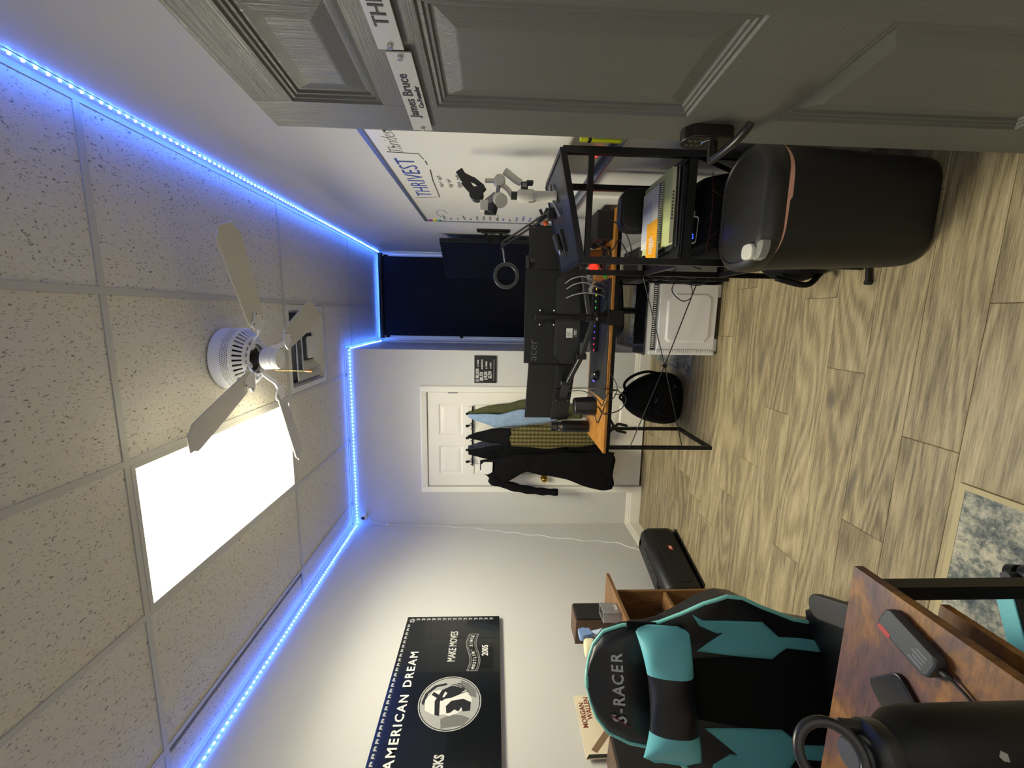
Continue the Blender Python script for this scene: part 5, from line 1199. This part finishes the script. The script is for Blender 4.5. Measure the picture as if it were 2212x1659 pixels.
def patch(poly, mat, nm, off=.003, cuts=5, inset=False):
    bm = bmesh.new(); vs_ = [bm.verts.new((x, h, 0)) for x, h in poly]; bm.faces.new(vs_)
    bmesh.ops.triangulate(bm, faces=bm.faces[:]); bmesh.ops.subdivide_edges(bm, edges=bm.edges[:], cuts=cuts, use_grid_fill=True)
    for v in bm.verts: v.co = bp_(v.co.x, v.co.y, off)
    bmesh.ops.recalc_face_normals(bm, faces=bm.faces[:])
    me = bpy.data.meshes.new(nm); bm.to_mesh(me); bm.free(); me.materials.append(mat)
    me.polygons.foreach_set('use_smooth', [True]*len(me.polygons))
    o = bpy.data.objects.new(nm, me); col.objects.link(o); o.parent = t
    s_ = o.modifiers.new('th', 'SOLIDIFY'); s_.thickness = .004; s_.offset = -1
    return o
patch([(-.105, -.01), (.105, -.01), (.115, .17), (.085, .213), (.088, .31), (.075, .44), (-.075, .44), (-.088, .31), (-.085, .213), (-.115, .17)], FAB, 'center_fabric', .0015)
PT = [(.205, .43), (.187, .40), (.19, .235), (.148, .19), (.148, .13), (.132, 0), (.108, .005), (.118, .17), (.087, .213), (.09, .31), (.098, .42), (.152, .34), (.150, .36), (.172, .41)]
patch(PT, TEALM, 'teal_panel'); patch([(-x, h) for x, h in PT][::-1], TEALM, 'teal_panel')
if True:
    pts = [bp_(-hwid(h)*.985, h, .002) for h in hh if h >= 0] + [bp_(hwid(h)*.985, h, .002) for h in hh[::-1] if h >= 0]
    MB().tube(pts, .0055, 8).build('piping', M('teal_piping_lit', '#7cc7bf', .5), t, smooth=80)  # teal lightened to paint in the light on the edges
# lettering on the headrest
for s_, x, mt in (('S', -.085, 'logo_silver'), ('-', -.060, 'logo_silver'), ('R', -.036, 'logo_silver'), ('A', -.008, 'logo_silver'), ('C', .020, 'logo_silver'), ('E', .048, 'logo_silver'), ('R', .075, 'logo_silver')):
    h = .655; q = bp_(x, h, .003)
    e = .004; ux = (bp_(x+e, h)-bp_(x-e, h)).normalized(); uy = (bp_(x, h+e)-bp_(x, h-e)).normalized()
    text('lettering', s_, .047 if s_ != 'S' else .056, q, ux, uy, M(mt, '#a5a6ab', .4), t, bold=.0010, sx=.82, shear=0 if s_ != 'S' else .15)
q = bp_(-.085, .655, .0045); MB().bar(q+V((-.018, 0, -.028)), q+V((.012, 0, .026)), .004, .002).build('lettering', M('logo_red', '#7c2026', .5), t)
# neck pillow with teal ends
def pillow(x0, x1, mat, nm, n=14, m=12):
    mb = MB(); rings = []
    for i in range(n+1):
        x = x0+(x1-x0)*i/n; u = x/.172; au = abs(u)
        hgt_ = (.062+.018*au**2)*(1 if au < .93 else max(.45, 1-(au-.93)*6)); th = .040*max(.12, (1-au**4))
        cy = .512+.012*u*u; ring = []
        for k in range(m*2):
            a = 2*PI*k/(m*2); ring.append(tuple(BASE+UPL*(cy+hgt_*math.copysign(abs(math.sin(a))**.75, math.sin(a)))+V((x, 0, 0))+NRM*(.035+th*.8+th*math.cos(a)+.003*math.sin(9*u+a*3))))
        rings.append(ring)
    mb.loft(rings); mb.build(nm, mat, t, smooth=70)
pillow(-.085, .055, PU, 'pillow_center'); pillow(.055, .172, M('teal_satin', '#66b3bb', .5, spec=.4), 'pillow_end'); pillow(-.172, -.085, M('teal_satin'), 'pillow_end')
MB().box(.150, .172, .0, .012, -.015, .075, frame(BASE+UPL*.545+NRM*.012, (1,0,0), UPL.cross(V((1,0,0))), UPL)).build('pillow_strap', FAB, t, bevel=.004)
# seat, arms, base
rings = []
for y, w_, z0, z1 in ((-.27, .19, .43, .475), (-.25, .24, .415, .495), (-.1, .255, .40, .495), (.12, .25, .40, .485), (.22, .22, .40, .47)):
    rings.append([(x, y, z) for x, z in ((-w_, z0), (w_, z0), (w_+.015, (z0+z1)/2), (w_, z1+.02), (w_*.75, z1+.025), (w_*.5, z1), (-w_*.5, z1), (-w_*.75, z1+.025), (-w_, z1+.02), (-w_-.015, (z0+z1)/2))])
MB().loft(rings).build('seat', PU, t, smooth=60)
for sx in (-1, 1):
    MB().prism(rrect(.062, .25, .03, 6, sx*.272, -.055), .562, .586).build('arm_pad', M('arm_pad_black', '#1a1a1b', .5), t, bevel=.005)
    mb = MB(); mb.bar((sx*.275, -.03, .562), (sx*.275, -.03, .40), .025, .05); mb.bar((sx*.275, -.03, .39), (sx*.15, -.03, .385), .05, .02); mb.build('arm_bracket', BLACK(), t, bevel=.003)
MB().cyl((0, 0, .09), (0, 0, .41), .026, n=16).build('gas_lift', BLACK(), t, smooth=40); MB().box(-.12, .12, -.14, .12, .385, .41).build('tilt_mechanism', BLACK(), t)
for k in range(5):
    a = math.radians(3+72*k); c_, s_ = math.cos(a), math.sin(a)
    MB().bar((.03*c_, .03*s_, .105), (.335*c_, .335*s_, .082), .045, .028).build('base_leg', BLACK(), t, bevel=.004)
    MB().bar((.06*c_, .06*s_, .119), (.325*c_, .325*s_, .099), .040, .005).build('leg_cover', M('teal_gloss', '#62b4bd', .3), t, bevel=.002)
    tx = V((.345*c_, .345*s_, 0)); d = V((-s_, c_, 0))
    mb = MB(); mb.cyl(tx+V((0, 0, .03))-d*.026, tx+V((0, 0, .03))-d*.006, .028, n=18); mb.cyl(tx+V((0, 0, .03))+d*.006, tx+V((0, 0, .03))+d*.026, .028, n=18); mb.cyl(tx+V((0, 0, .05)), tx+V((0, 0, .082)), .012, n=12)
    mb.build('caster', M('caster_black', '#17191c', .35), t, smooth=40)
# rug under the chair
t = thing('area_rug', 'blue grey distressed rug with cream binding under the gaming chair', 'rug', (-1.06, .66, 0))
MB().box(-.54, .565, -.43, .462, 0, .008).build('pile', RUG, t)
mb = MB(); mb.box(-.56, .582, .462, .480, 0, .009); mb.box(.565, .582, -.43, .462, 0, .009); mb.box(-.56, .582, -.445, -.43, 0, .009); mb.box(-.56, -.54, -.43, .462, 0, .009); mb.build('binding', RUGE, t)

# ================================================================== NEAR TABLE
def mat_rustic():
    n = NT('rustic_table_wood')
    a = n.n('ShaderNodeTexNoise', Scale=5.5, Detail=4.0, Roughness=.6, Distortion=.6); n.l(n.coords((1.0, 1.6, 1)), a.inputs['Vector'])
    g = n.n('ShaderNodeTexNoise', Scale=14.0, Detail=7.0, Roughness=.75, Distortion=.4); n.l(n.coords((1.6, 9.0, 1), 0, (0, 0, .08)), g.inputs['Vector'])
    base = n.ramp(a.outputs['Fac'], [(.36, '#4b2f33'), (.45, '#5e3b30'), (.52, '#744a1d'), (.60, '#8a5c22'), (.70, '#64403a')])
    dark = n.ramp(g.outputs['Fac'], [(.30, (.35, .33, .33, 1)), (.50, (.95, .95, .95, 1)), (.70, (1.25, 1.22, 1.2, 1))])
    m = n.n('ShaderNodeMix', data_type='RGBA', blend_type='MULTIPLY'); m.inputs[0].default_value = 1.0; n.l(base, m.inputs[6]); n.l(dark, m.inputs[7])
    n.l(m.outputs[2], n.b.inputs['Base Color']); n.b.inputs['Roughness'].default_value = .42; n.bump(g.outputs['Fac'], .12, .003); return n.m
RUST2 = mat_rustic()
TX0, TX1, TY0, TY1, TZ = -1.52, -.457, .205, .693, .740
t = thing('near_table', 'rustic brown table with black steel legs beside the doorway', 'table', ((TX0+TX1)/2, (TY0+TY1)/2, 0))
ox, oy = (TX0+TX1)/2, (TY0+TY1)/2
MB().box(TX0-ox, TX1-ox, TY0-oy, TY1-oy, TZ-.018, TZ).build('tabletop', RUST2, t, bevel=.001)
for x in (TX0+.03, TX1-.030):
    for y in (TY0+.03, TY1-.028): MB().bar((x-ox, y-oy, .0085), (x-ox, y-oy, TZ-.018), .026).build('leg', STEEL, t)
    MB().bar((x-ox, TY0+.04-oy, TZ-.032), (x-ox, TY1-.04-oy, TZ-.032), .026).build('side_rail', STEEL, t)
MB().bar((TX0+.03-ox, TY1-.05-oy, TZ-.032), (TX1-.04-ox, TY1-.05-oy, TZ-.032), .026).build('front_rail', STEEL, t)
MB().box(TX0+.04-ox, TX1-.045-ox, TY0+.02-oy, TY1-.05-oy, .60, .616).build('under_shelf', RUST2, t)
MB().box(TX1-.030-ox, TX1-.004-ox, TY0+.20-oy, TY0+.24-oy, .60, .66).build('hook', BLACK(), t)

# big black water bottle with a loop
t = thing('water_bottle', 'large matte black water bottle with carry loop on the near table', 'bottle', (-.502, .394, TZ))
MB().lathe([(.001, 0), (.044, 0), (.046, .004), (.046, .175), (.043, .195), (.034, .212), (.030, .220), (.001, .220)], 44).build('body', M('bottle_matte', '#0b0b0a', .55, spec=.3, bump=.06, bs=600), t, smooth=50)
MB().lathe([(.001, .220), (.033, .220), (.034, .224), (.034, .238), (.028, .245), (.022, .247), (.001, .247)], 36).build('lid', M('bottle_lid', '#1b1b1d', .35), t, smooth=40)
MB().lathe([(.001, .247), (.017, .247), (.017, .262), (.015, .265), (.001, .265)], 28).build('spout_cap', M('spout_grey', '#3a3b40', .45), t, smooth=40)
R3 = Matrix.Rotation(math.radians(38), 4, 'Z')
lp = [R3 @ V((0, -.004+.0*math.cos(a), .288)) + R3 @ V((.032*math.cos(a), .012*math.sin(a), .030*math.sin(a))) for a in [2*PI*i/36 for i in range(36)]]
MB().tube(lp, .0060, 10, True).build('carry_loop', M('bottle_lid'), t, smooth=80)
for sx in (-1, 1): MB().bar(R3 @ V((sx*.024, 0, .235)), R3 @ V((sx*.028, -.006, .272)), .012, .016).build('loop_lug', M('bottle_lid'), t, bevel=.003)
MB().prism([(-.004, -.003), (.003, -.005), (.006, .001), (.001, .006), (-.003, .003)], 0, .0008, frame((.0318, -.0333, .12), (.72, .69, 0), (0, 0, 1), (.69, -.72, 0))).build('scuff', M('scuff_pale', '#8e8a80', .6), t)
# power bank with red loop and cable
t = thing('power_bank', 'dark grey power bank with red strap hole and cable on near table', 'power bank', (-.508, .566, TZ), math.radians(-16))
mb = MB(); mb.prism(rrect(.044, .094, .012, 6), 0, .020); mb.build('body', M('bank_grey', '#33363a', .45), t, bevel=.004)
mb = MB(); mb.prism(rrect(.010, .024, .005, 6, -.018, .031), .003, .0206); mb.build('strap_hole', M('strap_red', '#a52a2a', .5), t, bevel=.002)
for i in range(4): MB().box(-.014+.007*i, -.010+.007*i, -.035, -.012-.004*(i % 2), .0199, .0203).build('print', M('bank_print', '#5b5e63', .5), t)
MB().tube(spline([(.004, -.046, .008), (.006, -.066, .007), (.000, -.10, .004), (-.03, -.135, .003), (-.08, -.165, .003)], 6), [.0055]*5+[.0024]*20, 8).build('cable', BC, t, smooth=60)
t = thing('smartphone', 'black smartphone lying on the near table behind water bottle', 'phone', (-.640, .555, TZ), math.radians(-38))
MB().prism(rrect(.075, .118, .014, 6), 0, .009).build('body', M('phone_black', '#121316', .3), t, bevel=.002); MB().prism(rrect(.069, .112, .011, 6), .0091, .0095).build('screen', M('display_black'), t)
